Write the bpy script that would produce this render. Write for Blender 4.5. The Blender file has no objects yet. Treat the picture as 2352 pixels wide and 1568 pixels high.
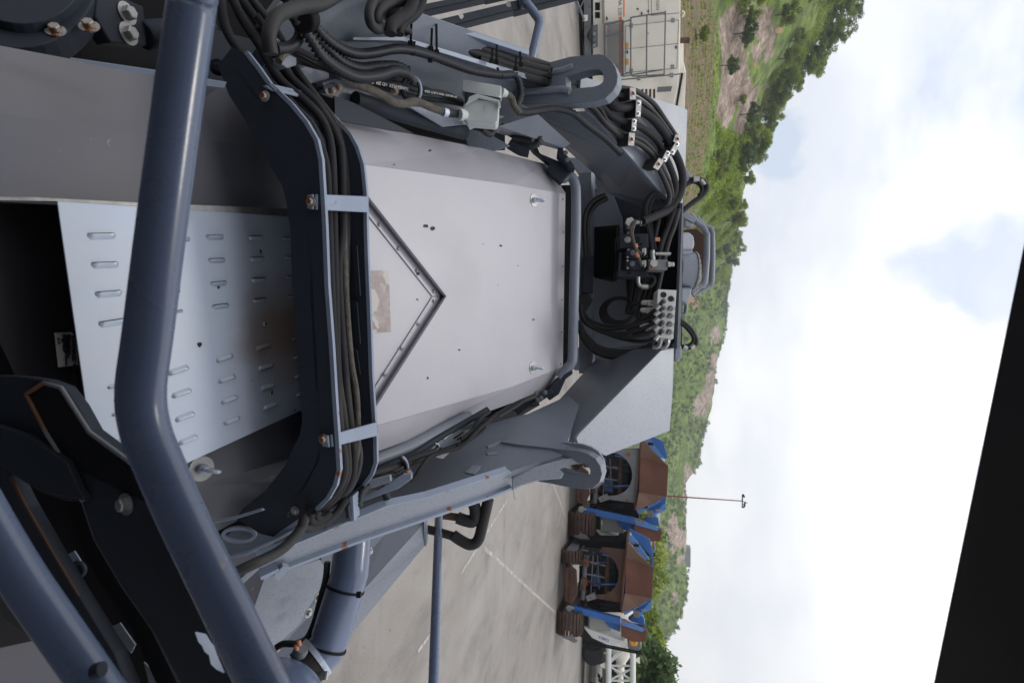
import bpy, bmesh, math, random
import numpy as np
from mathutils import Vector, Matrix, noise as mnoise
R = math.radians
S = bpy.context.scene
COL = S.collection
random.seed(7)

# ------------------------------------------------------------------ camera
CAM_H = 2.6
PITCH, ROLL, F = R(12.9), 0.010, 1307.0      # F = focal length for a frame 2352 wide (20 mm)
C0 = Vector((0, 0, CAM_H))
FW = Vector((0, math.cos(PITCH), -math.sin(PITCH)))
UPc = Vector((0, math.sin(PITCH), math.cos(PITCH)))
RT = Vector((1, 0, 0)) * math.cos(ROLL) + UPc * math.sin(ROLL)
UP = UPc * math.cos(ROLL) - Vector((1, 0, 0)) * math.sin(ROLL)
def ray(x, y): return FW + UP * ((x - 1176) / F) + RT * ((y - 784) / F)
cd = bpy.data.cameras.new('camera'); cam = bpy.data.objects.new('camera', cd); COL.objects.link(cam)
cd.lens = 20.0; cd.sensor_width = 36.0; cd.clip_start = 0.05; cd.clip_end = 3000
cd.dof.use_dof = True; cd.dof.focus_distance = 2.3; cd.dof.aperture_fstop = 6.3
mw = Matrix(((UP.x, -RT.x, -FW.x, C0.x), (UP.y, -RT.y, -FW.y, C0.y), (UP.z, -RT.z, -FW.z, C0.z), (0, 0, 0, 1)))
cam.matrix_world = mw
S.camera = cam

# ------------------------------------------------------------------ world and sun
SUN_EL, SUN_AZ = R(72), R(-25)               # azimuth from +Y towards +X
world = bpy.data.worlds.new('World'); S.world = world; world.use_nodes = True
nt = world.node_tree; nt.nodes.clear()
def nn(t, kind, **kw):
    n = t.nodes.new(kind)
    for k, v in kw.items(): setattr(n, k, v)
    return n
out = nn(nt, 'ShaderNodeOutputWorld')
sky = nn(nt, 'ShaderNodeTexSky', sky_type='NISHITA', sun_disc=False)
sky.sun_elevation = SUN_EL; sky.sun_rotation = SUN_AZ
bg1 = nn(nt, 'ShaderNodeBackground'); bg1.inputs[1].default_value = 0.15
bg2 = nn(nt, 'ShaderNodeBackground'); bg2.inputs[1].default_value = 1.08
nt.links.new(sky.outputs[0], bg1.inputs[0])
tc = nn(nt, 'ShaderNodeTexCoord')
mp = nn(nt, 'ShaderNodeMapping'); mp.inputs['Scale'].default_value = (1, 1, 2.2); mp.inputs['Location'].default_value = (0.35, 0.1, 0.55)
nt.links.new(tc.outputs['Generated'], mp.inputs[0])
n1 = nn(nt, 'ShaderNodeTexNoise'); n1.inputs['Scale'].default_value = 2.3; n1.inputs['Detail'].default_value = 9; n1.inputs['Roughness'].default_value = .55
nt.links.new(mp.outputs[0], n1.inputs['Vector'])
r1 = nn(nt, 'ShaderNodeValToRGB'); r1.color_ramp.elements[0].position = .33; r1.color_ramp.elements[1].position = .45
r1.color_ramp.elements[0].color = (.55, .55, .55, 1)
nt.links.new(n1.outputs['Fac'], r1.inputs[0])
n2 = nn(nt, 'ShaderNodeTexNoise'); n2.inputs['Scale'].default_value = 2.6; n2.inputs['Detail'].default_value = 6
nt.links.new(mp.outputs[0], n2.inputs['Vector'])
r2 = nn(nt, 'ShaderNodeValToRGB'); r2.color_ramp.elements[0].position = .34; r2.color_ramp.elements[1].position = .56
r2.color_ramp.elements[0].color = (.72, .755, .83, 1); r2.color_ramp.elements[1].color = (1, 1, 1, 1)
nt.links.new(n2.outputs['Fac'], r2.inputs[0]); nt.links.new(r2.outputs[0], bg2.inputs[0])
# two thin places where the blue shows
prev = r1.outputs[0]
for (px, py, rad_) in ((2275, 680, .085), (1740, 325, .045)):
    dv = ray(px, py).normalized(); ds = nn(nt, 'ShaderNodeVectorMath', operation='DISTANCE'); nt.links.new(tc.outputs['Generated'], ds.inputs[0]); ds.inputs[1].default_value = tuple(dv)
    n3 = nn(nt, 'ShaderNodeTexNoise'); n3.inputs['Scale'].default_value = 7; n3.inputs['Detail'].default_value = 8; nt.links.new(tc.outputs['Generated'], n3.inputs['Vector'])
    m3 = nn(nt, 'ShaderNodeMath', operation='MULTIPLY_ADD'); nt.links.new(n3.outputs['Fac'], m3.inputs[0]); m3.inputs[1].default_value = .42; m3.inputs[2].default_value = -.21
    m4 = nn(nt, 'ShaderNodeMath', operation='ADD'); nt.links.new(m3.outputs[0], m4.inputs[0]); nt.links.new(ds.outputs['Value'], m4.inputs[1])
    m5 = nn(nt, 'ShaderNodeMapRange'); m5.interpolation_type = 'SMOOTHSTEP'; m5.inputs['From Min'].default_value = rad_ * .35; m5.inputs['From Max'].default_value = rad_ * 1.4; m5.inputs['To Min'].default_value = .50; m5.inputs['To Max'].default_value = 1
    nt.links.new(m4.outputs[0], m5.inputs[0]); m6 = nn(nt, 'ShaderNodeMath', operation='MULTIPLY'); nt.links.new(prev, m6.inputs[0]); nt.links.new(m5.outputs[0], m6.inputs[1]); prev = m6.outputs[0]
# thin overcast: the cloud layer is brightest round the hidden sun and duller away from it
dp = nn(nt, 'ShaderNodeVectorMath', operation='DOT_PRODUCT'); nt.links.new(tc.outputs['Generated'], dp.inputs[0])
dp.inputs[1].default_value = (math.sin(SUN_AZ) * math.cos(SUN_EL), math.cos(SUN_AZ) * math.cos(SUN_EL), math.sin(SUN_EL))
gr = nn(nt, 'ShaderNodeMapRange'); gr.interpolation_type = 'SMOOTHSTEP'; gr.inputs['From Min'].default_value = -.5; gr.inputs['From Max'].default_value = .95
gr.inputs['To Min'].default_value = .62; gr.inputs['To Max'].default_value = 1.62; nt.links.new(dp.outputs['Value'], gr.inputs[0]); nt.links.new(gr.outputs[0], bg2.inputs[1])
mx = nn(nt, 'ShaderNodeMixShader')
nt.links.new(prev, mx.inputs[0]); nt.links.new(bg1.outputs[0], mx.inputs[1]); nt.links.new(bg2.outputs[0], mx.inputs[2])
nt.links.new(mx.outputs[0], out.inputs[0])
sd = bpy.data.lights.new('sun', 'SUN'); sd.energy = 1.0; sd.angle = R(12); sd.color = (1, .96, .9)
sun = bpy.data.objects.new('sun', sd); COL.objects.link(sun)
sdir = Vector((math.sin(SUN_AZ) * math.cos(SUN_EL), math.cos(SUN_AZ) * math.cos(SUN_EL), math.sin(SUN_EL)))
sun.rotation_euler = sdir.to_track_quat('Z', 'Y').to_euler()
S.view_settings.view_transform = 'Standard'; S.view_settings.look = 'None'
S.view_settings.exposure = 0.0; S.view_settings.gamma = 1.0

# ------------------------------------------------------------------ picture-to-place helpers
def W(x, y, d): return C0 + ray(x, y) * d
def pl(a, b, c):
    A, B, D = W(*a), W(*b), W(*c)
    n = (B - A).cross(D - A).normalized()
    if n.dot(C0 - A) < 0: n = -n
    return (A, n)
def vpl(a, b):
    A, B = W(*a), W(*b)
    n = (B - A).cross(Vector((0, 0, 1))).normalized()
    if n.dot(C0 - A) < 0: n = -n
    return (A, n)
def on(p, x, y, off=0.0):
    r = ray(x, y); A, n = p
    A = A + n * off
    return C0 + r * ((A - C0).dot(n) / r.dot(n))
def ground(x, y, z=0.0):
    r = ray(x, y); return C0 + r * ((z - CAM_H) / r.z)
_XS = [-300, 0, 600, 800, 1000, 1176, 1300, 1450, 1570, 1700]
_DS = [.80, .95, 1.25, 1.5, 1.75, 1.95, 2.07, 2.27, 2.45, 2.6]
def D0(x): return float(np.interp(x, _XS, _DS))
def Q(pts, off=0.0): return [W(p[0], p[1], D0(p[0]) + off + (p[2] if len(p) > 2 else 0)) for p in pts]

# ------------------------------------------------------------------ mesh builder
class MB:
    def __init__(s): s.v = []; s.f = []; s.sm = []
    def add(s, vs, fs, smooth=False):
        o = len(s.v); s.v += [Vector(v) for v in vs]
        s.f += [tuple(i + o for i in f) for f in fs]; s.sm += [smooth] * len(fs); return s
    def prism(s, front, vec):
        n = len(front); a = [Vector(p) for p in front]; b = [p + vec for p in a]
        nrm = Vector((0, 0, 0))
        for i in range(n): nrm += a[i].cross(a[(i + 1) % n])
        if nrm.dot(vec) > 0: a.reverse(); b.reverse()
        return s.add(a + b, [tuple(range(n)), tuple(range(2 * n - 1, n - 1, -1))] + [(i, n + i, n + (i + 1) % n, (i + 1) % n) for i in range(n)])
    def plate(s, pts, p, th, off=0.0):
        return s.prism([on(p, x, y, off) for x, y in pts], -p[1] * th)
    def box(s, c, ax, ay, az):            # centre and three half vectors
        c, ax, ay, az = map(Vector, (c, ax, ay, az))
        if ax.cross(ay).dot(az) < 0: az = -az
        vs = [c + ax * i + ay * j + az * k for k in (-1, 1) for j in (-1, 1) for i in (-1, 1)]
        return s.add(vs, [(0, 2, 3, 1), (4, 5, 7, 6), (0, 1, 5, 4), (2, 6, 7, 3), (0, 4, 6, 2), (1, 3, 7, 5)])
    def abox(s, x0, x1, y0, y1, z0, z1):
        return s.box(((x0 + x1) / 2, (y0 + y1) / 2, (z0 + z1) / 2), ((x1 - x0) / 2, 0, 0), (0, (y1 - y0) / 2, 0), (0, 0, (z1 - z0) / 2))
    def tube(s, pts, r, n=12, smooth=4, corr=0.0, amp=.3, cap=True):
        pts = [Vector(p) for p in pts]
        if smooth and len(pts) > 2: pts = crom(pts, smooth)
        if corr:
            pts = resample(pts, corr / 2)
        m = len(pts); rings = []
        t0 = (pts[1] - pts[0]).normalized()
        nrm = t0.orthogonal().normalized()
        for i in range(m):
            t = (pts[min(i + 1, m - 1)] - pts[max(i - 1, 0)])
            t = t.normalized() if t.length > 1e-9 else t0
            nrm = (nrm - t * nrm.dot(t)).normalized(); b = t.cross(nrm)
            rr = r[i * (len(r) - 1) // (m - 1)] if isinstance(r, (list, tuple)) else r
            if corr: rr *= (1 + amp * (1 if i % 2 else -1))
            rings.append([pts[i] + (nrm * math.cos(2 * math.pi * k / n) + b * math.sin(2 * math.pi * k / n)) * rr for k in range(n)])
            t0 = t
        vs = [v for rg in rings for v in rg]
        s.add(vs, [(i * n + k, i * n + (k + 1) % n, (i + 1) * n + (k + 1) % n, (i + 1) * n + k) for i in range(m - 1) for k in range(n)], True)
        if cap:
            s.add(rings[0], [tuple(range(n - 1, -1, -1))]); s.add(rings[-1], [tuple(range(n))])
        return s
    def lathe(s, c, axis, prof, n=20, smooth=True):   # prof = [(along, radius)]
        a = Vector(axis).normalized(); u = a.orthogonal().normalized(); w = a.cross(u); c = Vector(c)
        vs = []
        for (h, r) in prof:
            for k in range(n):
                th = 2 * math.pi * k / n
                vs.append(c + a * h + (u * math.cos(th) + w * math.sin(th)) * r)
        m = len(prof)
        s.add(vs, [(i * n + k, i * n + (k + 1) % n, (i + 1) * n + (k + 1) % n, (i + 1) * n + k) for i in range(m - 1) for k in range(n)], smooth)
        s.add(vs[:n], [tuple(range(n - 1, -1, -1))]); s.add(vs[-n:], [tuple(range(n))])
        return s
    def bolt(s, c, nrm, sz):              # washer, hexagon head, stub; sz = head width across flats
        s.lathe(c, nrm, [(0, sz * .95), (sz * .12, sz * .95), (sz * .12, sz * .3)], 20, False)
        s.lathe(Vector(c) + Vector(nrm).normalized() * sz * .12, nrm, [(0, sz * .58), (sz * .5, sz * .58), (sz * .6, sz * .48)], 6, False)
        return s
    def ring(s, outer, inner, p, th, off=0.0, N=72):
        ic = Vector((sum(q[0] for q in inner) / len(inner), sum(q[1] for q in inner) / len(inner)))
        def cast(poly, a):
            d = Vector((math.cos(a), math.sin(a))); best = None
            for i in range(len(poly)):
                A = Vector(poly[i]) - ic; B = Vector(poly[(i + 1) % len(poly)]) - ic; e = B - A
                den = d.x * e.y - d.y * e.x
                if abs(den) < 1e-9: continue
                t = (A.x * e.y - A.y * e.x) / den; q = (A.x * d.y - A.y * d.x) / den
                if t > 0 and -1e-6 <= q <= 1 + 1e-6 and (best is None or t > best): best = t
            return ic + d * (best or 1)
        an = [2 * math.pi * k / N for k in range(N)]
        for poly in (outer, inner):
            for q in poly:
                a = math.atan2(q[1] - ic.y, q[0] - ic.x) % (2 * math.pi)
                if poly is outer: an.append(a)
        an = sorted(set(round(a, 4) for a in an)); N = len(an)
        O = [on(p, *cast(outer, a), off) for a in an]; I = [on(p, *cast(inner, a), off) for a in an]
        v = -p[1] * th
        vs = O + I + [q + v for q in O] + [q + v for q in I]
        fs = []
        for k in range(N):
            j = (k + 1) % N
            fs += [(k, j, N + j, N + k), (2 * N + k, 3 * N + k, 3 * N + j, 2 * N + j), (k, 2 * N + k, 2 * N + j, j), (N + k, N + j, 3 * N + j, 3 * N + k)]
        return s.add(vs, fs)
def crom(P, n):
    out = []
    for i in range(len(P) - 1):
        p0 = P[i - 1] if i else P[0] * 2 - P[1]; p1, p2 = P[i], P[i + 1]
        p3 = P[i + 2] if i + 2 < len(P) else P[-1] * 2 - P[-2]
        for k in range(n):
            t = k / n
            out.append(.5 * ((2 * p1) + (p2 - p0) * t + (2 * p0 - 5 * p1 + 4 * p2 - p3) * t * t + (3 * p1 - p0 - 3 * p2 + p3) * t ** 3))
    out.append(P[-1]); return out
def resample(P, step):
    L = [0]
    for i in range(1, len(P)): L.append(L[-1] + (P[i] - P[i - 1]).length)
    n = max(2, int(L[-1] / step)); out = []; j = 0
    for k in range(n + 1):
        t = L[-1] * k / n
        while j < len(L) - 2 and L[j + 1] < t: j += 1
        q = (t - L[j]) / max(1e-9, L[j + 1] - L[j]); out.append(P[j].lerp(P[j + 1], q))
    return out
WP = {}                                    # world position of each object's origin
def tag(o, label=None, cat=None, group=None, kind=None):
    if label: o['label'] = label
    if cat: o['category'] = cat
    if group: o['group'] = group
    if kind: o['kind'] = kind
    return o
def empty(name, loc, label=None, cat=None, group=None, kind=None):
    o = bpy.data.objects.new(name, None); COL.objects.link(o); o.location = loc; o.empty_display_size = .2
    WP[o.name] = Vector(loc); return tag(o, label, cat, group, kind)
def obj(name, mb, mat, parent=None, bev=0.0, label=None, cat=None, group=None, kind=None, base=False, seg=2):
    me = bpy.data.meshes.new(name)
    V = np.array([tuple(v) for v in mb.v])
    c = (V.min(0) + V.max(0)) / 2
    if base: c[2] = V.min(0)[2]
    me.from_pydata((V - c).tolist(), [], mb.f)
    me.polygons.foreach_set('use_smooth', mb.sm); me.update()
    me.materials.append(mat)
    o = bpy.data.objects.new(name, me); COL.objects.link(o)
    c = Vector(c); WP[o.name] = c
    if parent: o.parent = parent; o.location = c - WP[parent.name]
    else: o.location = c
    if bev:
        m = o.modifiers.new('bevel', 'BEVEL'); m.width = bev; m.segments = seg; m.limit_method = 'ANGLE'; m.angle_limit = R(35)
        m.harden_normals = False
    return tag(o, label, cat, group, kind)
def copy_tree(o, parent=None):
    c = o.copy(); COL.objects.link(c); c.parent = parent
    for ch in list(o.children): copy_tree(ch, c)
    return c
def text(name, body, size, org, xdir, ydir, mat, parent=None, ext=.001, lab=None, spacing=1.0):
    cu = bpy.data.curves.new(name, 'FONT'); cu.body = body; cu.size = size; cu.extrude = ext; cu.space_character = spacing
    t = bpy.data.objects.new(name, cu); me = bpy.data.meshes.new_from_object(t)
    bpy.data.objects.remove(t)
    xd = Vector(xdir).normalized(); yd = Vector(ydir); yd = (yd - xd * yd.dot(xd)).normalized(); zd = xd.cross(yd)
    m = MB(); vs = [Vector(org) + xd * v.co.x + yd * v.co.y + zd * v.co.z for v in me.vertices]
    m.add(vs, [tuple(p.vertices) for p in me.polygons]); bpy.data.meshes.remove(me)
    return obj(name, m, mat, parent, label=lab)

# ------------------------------------------------------------------ materials
def mat(name, col, rough=.5, metal=0.0, var=.12, scale=8.0, bump=0.0, bscale=60.0, spots=None, dirt=None, spec=.5, coords='Object', stretch=None, coat=0.0, spot_t=.66, spot_s=30.0):
    m = bpy.data.materials.new(name); m.use_nodes = True; t = m.node_tree
    b = t.nodes['Principled BSDF']; b.inputs['Roughness'].default_value = rough; b.inputs['Metallic'].default_value = metal
    b.inputs['Specular IOR Level'].default_value = spec; b.inputs['Coat Weight'].default_value = coat
    tc = nn(t, 'ShaderNodeTexCoord'); vec = tc.outputs[coords]
    if stretch:
        mp = nn(t, 'ShaderNodeMapping'); mp.inputs['Scale'].default_value = stretch; t.links.new(vec, mp.inputs[0]); vec = mp.outputs[0]
    nz = nn(t, 'ShaderNodeTexNoise'); nz.inputs['Scale'].default_value = scale; nz.inputs['Detail'].default_value = 7; nz.inputs['Roughness'].default_value = .6
    t.links.new(vec, nz.inputs['Vector'])
    rp = nn(t, 'ShaderNodeValToRGB'); e = rp.color_ramp.elements
    e[0].position = .3; e[1].position = .7
    e[0].color = tuple(c * (1 - var) for c in col) + (1,); e[1].color = tuple(min(1, c * (1 + var)) for c in col) + (1,)
    t.links.new(nz.outputs['Fac'], rp.inputs[0]); colr = rp.outputs[0]
    def mixin(colr, other, sc, th, soft, detail=6):
        s = nn(t, 'ShaderNodeTexNoise'); s.inputs['Scale'].default_value = sc; s.inputs['Detail'].default_value = detail
        t.links.new(vec, s.inputs['Vector'])
        q = nn(t, 'ShaderNodeValToRGB'); q.color_ramp.elements[0].position = th; q.color_ramp.elements[1].position = th + soft
        t.links.new(s.outputs['Fac'], q.inputs[0])
        x = nn(t, 'ShaderNodeMixRGB'); t.links.new(q.outputs[0], x.inputs[0]); t.links.new(colr, x.inputs[1]); x.inputs[2].default_value = tuple(other) + (1,)
        return x.outputs[0]
    if dirt: colr = mixin(colr, dirt, scale * .6, .52, .25)
    if spots: colr = mixin(colr, spots, spot_s, spot_t, .03, 3)
    t.links.new(colr, b.inputs['Base Color'])
    rr = nn(t, 'ShaderNodeMapRange'); rr.inputs['To Min'].default_value = max(.05, rough - .1); rr.inputs['To Max'].default_value = min(1, rough + .12)
    t.links.new(nz.outputs['Fac'], rr.inputs[0]); t.links.new(rr.outputs[0], b.inputs['Roughness'])
    if bump:
        bn = nn(t, 'ShaderNodeTexNoise'); bn.inputs['Scale'].default_value = bscale; bn.inputs['Detail'].default_value = 5; t.links.new(vec, bn.inputs['Vector'])
        bu = nn(t, 'ShaderNodeBump'); bu.inputs['Strength'].default_value = bump; bu.inputs['Distance'].default_value = .01
        t.links.new(bn.outputs['Fac'], bu.inputs['Height']); t.links.new(bu.outputs[0], b.inputs['Normal'])
    return m
M = {}
M['paint'] = mat('grey_paint_shaded', (.15, .17, .21), .42, var=.08, scale=5, spots=(.12, .14, .185), spot_t=.60, spot_s=150, dirt=(.14, .155, .185), bump=.03, bscale=200)  # machine paint, darker tone: shade of turned-away faces put into the colour
M['paint_l'] = mat('grey_paint_lit', (.225, .245, .29), .4, var=.07, scale=5, spots=(.18, .205, .27), spot_t=.57, spot_s=130, dirt=(.215, .23, .265), bump=.03, bscale=200)  # the same machine paint, lightened for faces lit by the sky
M['edge'] = mat('lit_edge_paint', (.22, .26, .345), .4, var=.08, scale=9, spots=(.20, .07, .03), spot_t=.66, spot_s=14)  # plate edges facing the sky, their brightness put into the colour
M['duct'] = mat('duct_paint', (.026, .032, .046), .6, spec=.25, var=.12, scale=5, spots=(.12, .11, .11), spot_t=.74, spot_s=26)  # plate faces under the canopy, their shade put into the colour
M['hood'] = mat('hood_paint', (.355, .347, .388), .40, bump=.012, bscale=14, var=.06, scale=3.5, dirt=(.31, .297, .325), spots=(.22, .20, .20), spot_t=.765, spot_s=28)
M['hood_d'] = mat('dark_hood_paint', (.125, .125, .15), .4, var=.12, scale=2.5, dirt=(.115, .11, .115), spots=(.3, .3, .32), spot_t=.73, spot_s=30)  # darker tone of the hood colour, with pale specks
M['steel'] = mat('brushed_steel', (.47, .53, .64), .42, metal=.3, var=.10, scale=3, dirt=(.50, .52, .56), spots=(.10, .08, .07), spot_t=.76, spot_s=22)
M['zinc'] = mat('zinc_steel', (.33, .33, .325), .38, metal=.7, var=.18, scale=60)
M['clamp'] = mat('dull_clamp_steel', (.26, .26, .265), .5, metal=.2, var=.2, scale=60)
M['rustbolt'] = mat('rusty_bolt', (.38, .36, .33), .5, metal=.35, var=.2, scale=60, spots=(.22, .07, .025), spot_t=.53, spot_s=70)
M['hose'] = mat('rubber_hose', (.017, .017, .019), .6, spec=.35, var=.3, scale=9, dirt=(.03, .03, .029), bump=.06, bscale=200)
M['hose_l'] = mat('dusty_hose', (.019, .019, .023), .72, spec=.22, var=.2, scale=9, dirt=(.042, .041, .04), bump=.08, bscale=160)
M['corr'] = mat('corrugated_conduit', (.018, .021, .028), .5, spec=.4, var=.3, scale=9)
M['braid'] = mat('braided_sleeve', (.085, .075, .065), .85, var=.35, scale=50, bump=.5, bscale=260)
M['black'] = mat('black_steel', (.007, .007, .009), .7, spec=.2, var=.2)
M['dark'] = mat('dark_grey_steel', (.020, .025, .036), .6, spec=.25, var=.2, scale=6, spots=(.08, .075, .07), spot_t=.72)
M['rail'] = mat('rail_paint', (.10, .13, .21), .26, var=.06, scale=6, spots=(.24, .19, .18), spot_t=.735, spot_s=26, bump=.007, bscale=25, coat=.15)
M['white'] = mat('white_lettering', (.62, .62, .6), .6)
M['alu'] = mat('aluminium_block', (.50, .50, .485), .45, metal=.25, var=.06, scale=20)
M['box'] = mat('grey_connector', (.46, .49, .49), .5, var=.06, scale=20, dirt=(.40, .41, .40))
M['ivory'] = mat('ivory_plastic', (.62, .58, .50), .5, var=.05)
M['orange'] = mat('orange_paint', (.80, .19, .04), .5, var=.05)
M['copper'] = mat('copper_sleeve', (.45, .17, .09), .5, var=.2, scale=50)
M['cream'] = mat('cream_paint', (.80, .76, .68), .5, var=.04, scale=1.2, dirt=(.60, .56, .49))
M['cream_d'] = mat('cream_seam', (.10, .09, .085), .7)
M['yellow'] = mat('yellow_sticker', (.75, .36, .03), .5, spots=(.3, .15, .05), spot_t=.6, spot_s=12)
M['rust'] = mat('rusty_hopper_steel', (.115, .044, .029), .8, var=.3, scale=1.2, dirt=(.15, .075, .05), bump=.1)
M['rust_l'] = mat('dusty_rusty_steel', (.155, .085, .062), .8, var=.25, scale=1.5, dirt=(.20, .14, .115), bump=.1)
M['rust_b'] = mat('rusty_brown_steel', (.055, .026, .017), .8, var=.4, scale=2.5, dirt=(.13, .06, .03), bump=.1)
M['track'] = mat('rusty_track_steel', (.062, .034, .024), .8, var=.5, scale=4, bump=.2)
M['blue'] = mat('blue_paint', (.022, .11, .36), .45, var=.15, scale=2, spots=(.20, .09, .05), spot_t=.70, spot_s=4)
M['blue_w'] = mat('worn_blue_paint', (.07, .20, .48), .5, var=.2, scale=3, spots=(.22, .12, .07), spot_t=.60, spot_s=3)
M['greypanel'] = mat('grey_green_panel', (.27, .28, .255), .55, var=.06, scale=2)
M['engwhite'] = mat('white_panel', (.62, .63, .62), .4, var=.05, scale=2)
M['midgrey'] = mat('machine_grey', (.13, .14, .155), .5, var=.2, scale=3, spots=(.16, .07, .03), spot_t=.62, spot_s=4)
M['rubber'] = mat('black_rubber', (.013, .013, .014), .75, var=.3)
M['redpole'] = mat('red_pole_paint', (.25, .05, .035), .6)
M['sticker'] = mat('faded_sticker', (.34, .29, .28), .7, var=.22, scale=30, spots=(.47, .45, .43), spot_t=.52, spot_s=12, dirt=(.25, .18, .16))
# ------------------------------------------------------------------ the yard
def concrete():
    m = bpy.data.materials.new('yard_concrete'); m.use_nodes = True; t = m.node_tree; b = t.nodes['Principled BSDF']
    g = nn(t, 'ShaderNodeNewGeometry')
    def noise(sc, d=6, st=(1, 1, 1)):
        mp = nn(t, 'ShaderNodeMapping'); mp.inputs['Scale'].default_value = st; t.links.new(g.outputs['Position'], mp.inputs[0])
        z = nn(t, 'ShaderNodeTexNoise'); z.inputs['Scale'].default_value = sc; z.inputs['Detail'].default_value = d; z.inputs['Roughness'].default_value = .65
        t.links.new(mp.outputs[0], z.inputs['Vector']); return z.outputs['Fac']
    def ramp(v, a, b_, ca, cb):
        q = nn(t, 'ShaderNodeValToRGB'); q.color_ramp.elements[0].position = a; q.color_ramp.elements[1].position = b_
        q.color_ramp.elements[0].color = ca + (1,); q.color_ramp.elements[1].color = cb + (1,); t.links.new(v, q.inputs[0]); return q.outputs[0]
    def mul(a, b_, f=1.0):
        x = nn(t, 'ShaderNodeMixRGB', blend_type='MULTIPLY'); x.inputs[0].default_value = f; t.links.new(a, x.inputs[1]); t.links.new(b_, x.inputs[2]); return x.outputs[0]
    c = ramp(noise(.35), .3, .7, (.215, .195, .18), (.29, .27, .25))
    c = mul(c, ramp(noise(1.1, 8, (1, .35, 1)), .34, .5, (.72, .72, .73), (1, 1, 1)))
    c = mul(c, ramp(noise(60, 3), .3, .7, (.80, .80, .80), (1.12, 1.12, 1.12)))
    c = mul(c, ramp(noise(.16, 5, (1, .6, 1)), .42, .5, (.84, .83, .82), (1, 1, 1)))
    c = mul(c, ramp(noise(.75, 8), .30, .42, (.82, .81, .80), (1, 1, 1)))
    c = mul(c, ramp(noise(7, 6), .30, .36, (.7, .69, .68), (1, 1, 1)))
    c = mul(c, ramp(noise(.9, 4, (.12, 1.6, 1)), .60, .72, (1, 1, 1), (.84, .84, .85)))
    t.links.new(c, b.inputs['Base Color']); b.inputs['Roughness'].default_value = .85
    bu = nn(t, 'ShaderNodeBump'); bu.inputs['Strength'].default_value = .35; bu.inputs['Distance'].default_value = .01
    t.links.new(noise(90, 3), bu.inputs['Height']); t.links.new(bu.outputs[0], b.inputs['Normal'])
    return m
M['concrete'] = concrete()
g = MB(); g.add([(-38, -30, 0), (60, -30, 0), (60, 62, 0), (-38, 62, 0)], [(0, 1, 2, 3)])
obj('concrete_yard', g, M['concrete'], kind='structure')
M['line'] = mat('worn_line_paint', (.37, .355, .335), .8, var=.2, scale=3, spots=(.26, .24, .225), spot_t=.47, spot_s=9)
lm = MB()
def gline(a, b, w):
    A, B = ground(*a, .004), ground(*b, .004); d = (B - A).normalized(); s = Vector((-d.y, d.x, 0)) * w / 2
    lm.add([A - s, B - s, B + s, A + s], [(0, 1, 2, 3)])
gline((1113, 1258), (1310, 1438), .075); gline((1165, 1148), (1060, 1315), .06); gline((1270, 1110), (1316, 1228), .09)
gline((1000, 1440), (960, 1495), .05)
obj('painted_lines', lm, M['line'], kind='structure')

# ------------------------------------------------------------------ hills (real terrain in polar rings around the yard)
def azel(x, y):
    r = ray(x, y); return math.atan2(r.x, r.y), r.z / math.hypot(r.x, r.y)
sk = [(2110, -260), (1990, -60), (1935, 0), (1910, 60), (1875, 100), (1835, 160), (1795, 200), (1765, 240), (1735, 300), (1722, 330), (1705, 380), (1690, 440), (1688, 560), (1680, 590), (1670, 650), (1658, 740), (1648, 800), (1628, 900), (1612, 960),
      (1595, 1040), (1580, 1095), (1574, 1115), (1574, 1200), (1573, 1278), (1563, 1328), (1558, 1361), (1548, 1398), (1530, 1438), (1514, 1458), (1500, 1475), (1492, 1500), (1490, 1568), (1490, 1800)]
ft = [(1650, -260), (1650, 0), (1655, 100), (1650, 200), (1640, 300), (1622, 400), (1600, 480), (1570, 560), (1535, 640), (1510, 740), (1500, 900), (1495, 1100), (1490, 1300), (1485, 1500), (1482, 1800)]
A_s = sorted(azel(*p) for p in sk); A_f = sorted(azel(*p) for p in ft)
def skel(a): return float(np.interp(a, [p[0] for p in A_s], [p[1] for p in A_s]))
def ftel(a): return float(np.interp(a, [p[0] for p in A_f], [p[1] for p in A_f]))
AZ0 = azel(1560, 440)[0]; AZ1 = azel(1560, 760)[0]
def rad(a):                                 # yard edge, foot of the hill, ridge
    q = min(1, max(0, (a - AZ0) / (AZ1 - AZ0))); q = q * q * (3 - 2 * q)
    return 44 + q * 18, 88 + q * 150, 150 + q * 290
def fbm(x, y, sc, o=5):
    v = 0; am = 1; tot = 0
    for k in range(o):
        v += am * mnoise.noise(Vector((x * sc * 2 ** k, y * sc * 2 ** k, 3.1 * k))); tot += am; am *= .5
    return v / tot
def height(a, r):
    r0, r1, r2 = rad(a); e1, e2 = ftel(a), skel(a)
    if r <= r0: return -0.02
    if r <= r1:
        q = (r - r0) / (r1 - r0); z1 = CAM_H + e1 * r1; return -0.02 + z1 * q ** 1.15
    x, y = r * math.sin(a), r * math.cos(a)
    if r <= r2:
        q = (r - r1) / (r2 - r1)
        e = e1 + (e2 - e1) * (1 - (1 - q) ** 1.5)
        bump = fbm(x, y, .045 if r2 < 250 else .018, 5) * (r2 - r1) * .16 * math.sin(math.pi * q) ** .7
        return CAM_H + e * r + bump
    return (CAM_H + e2 * r2) - (r - r2) * .25
NA, NR = 420, 150
azs = np.linspace(azel(1560, -420)[0], azel(1500, 1990)[0], NA)
V = []; rockm = []; bare = []
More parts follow.
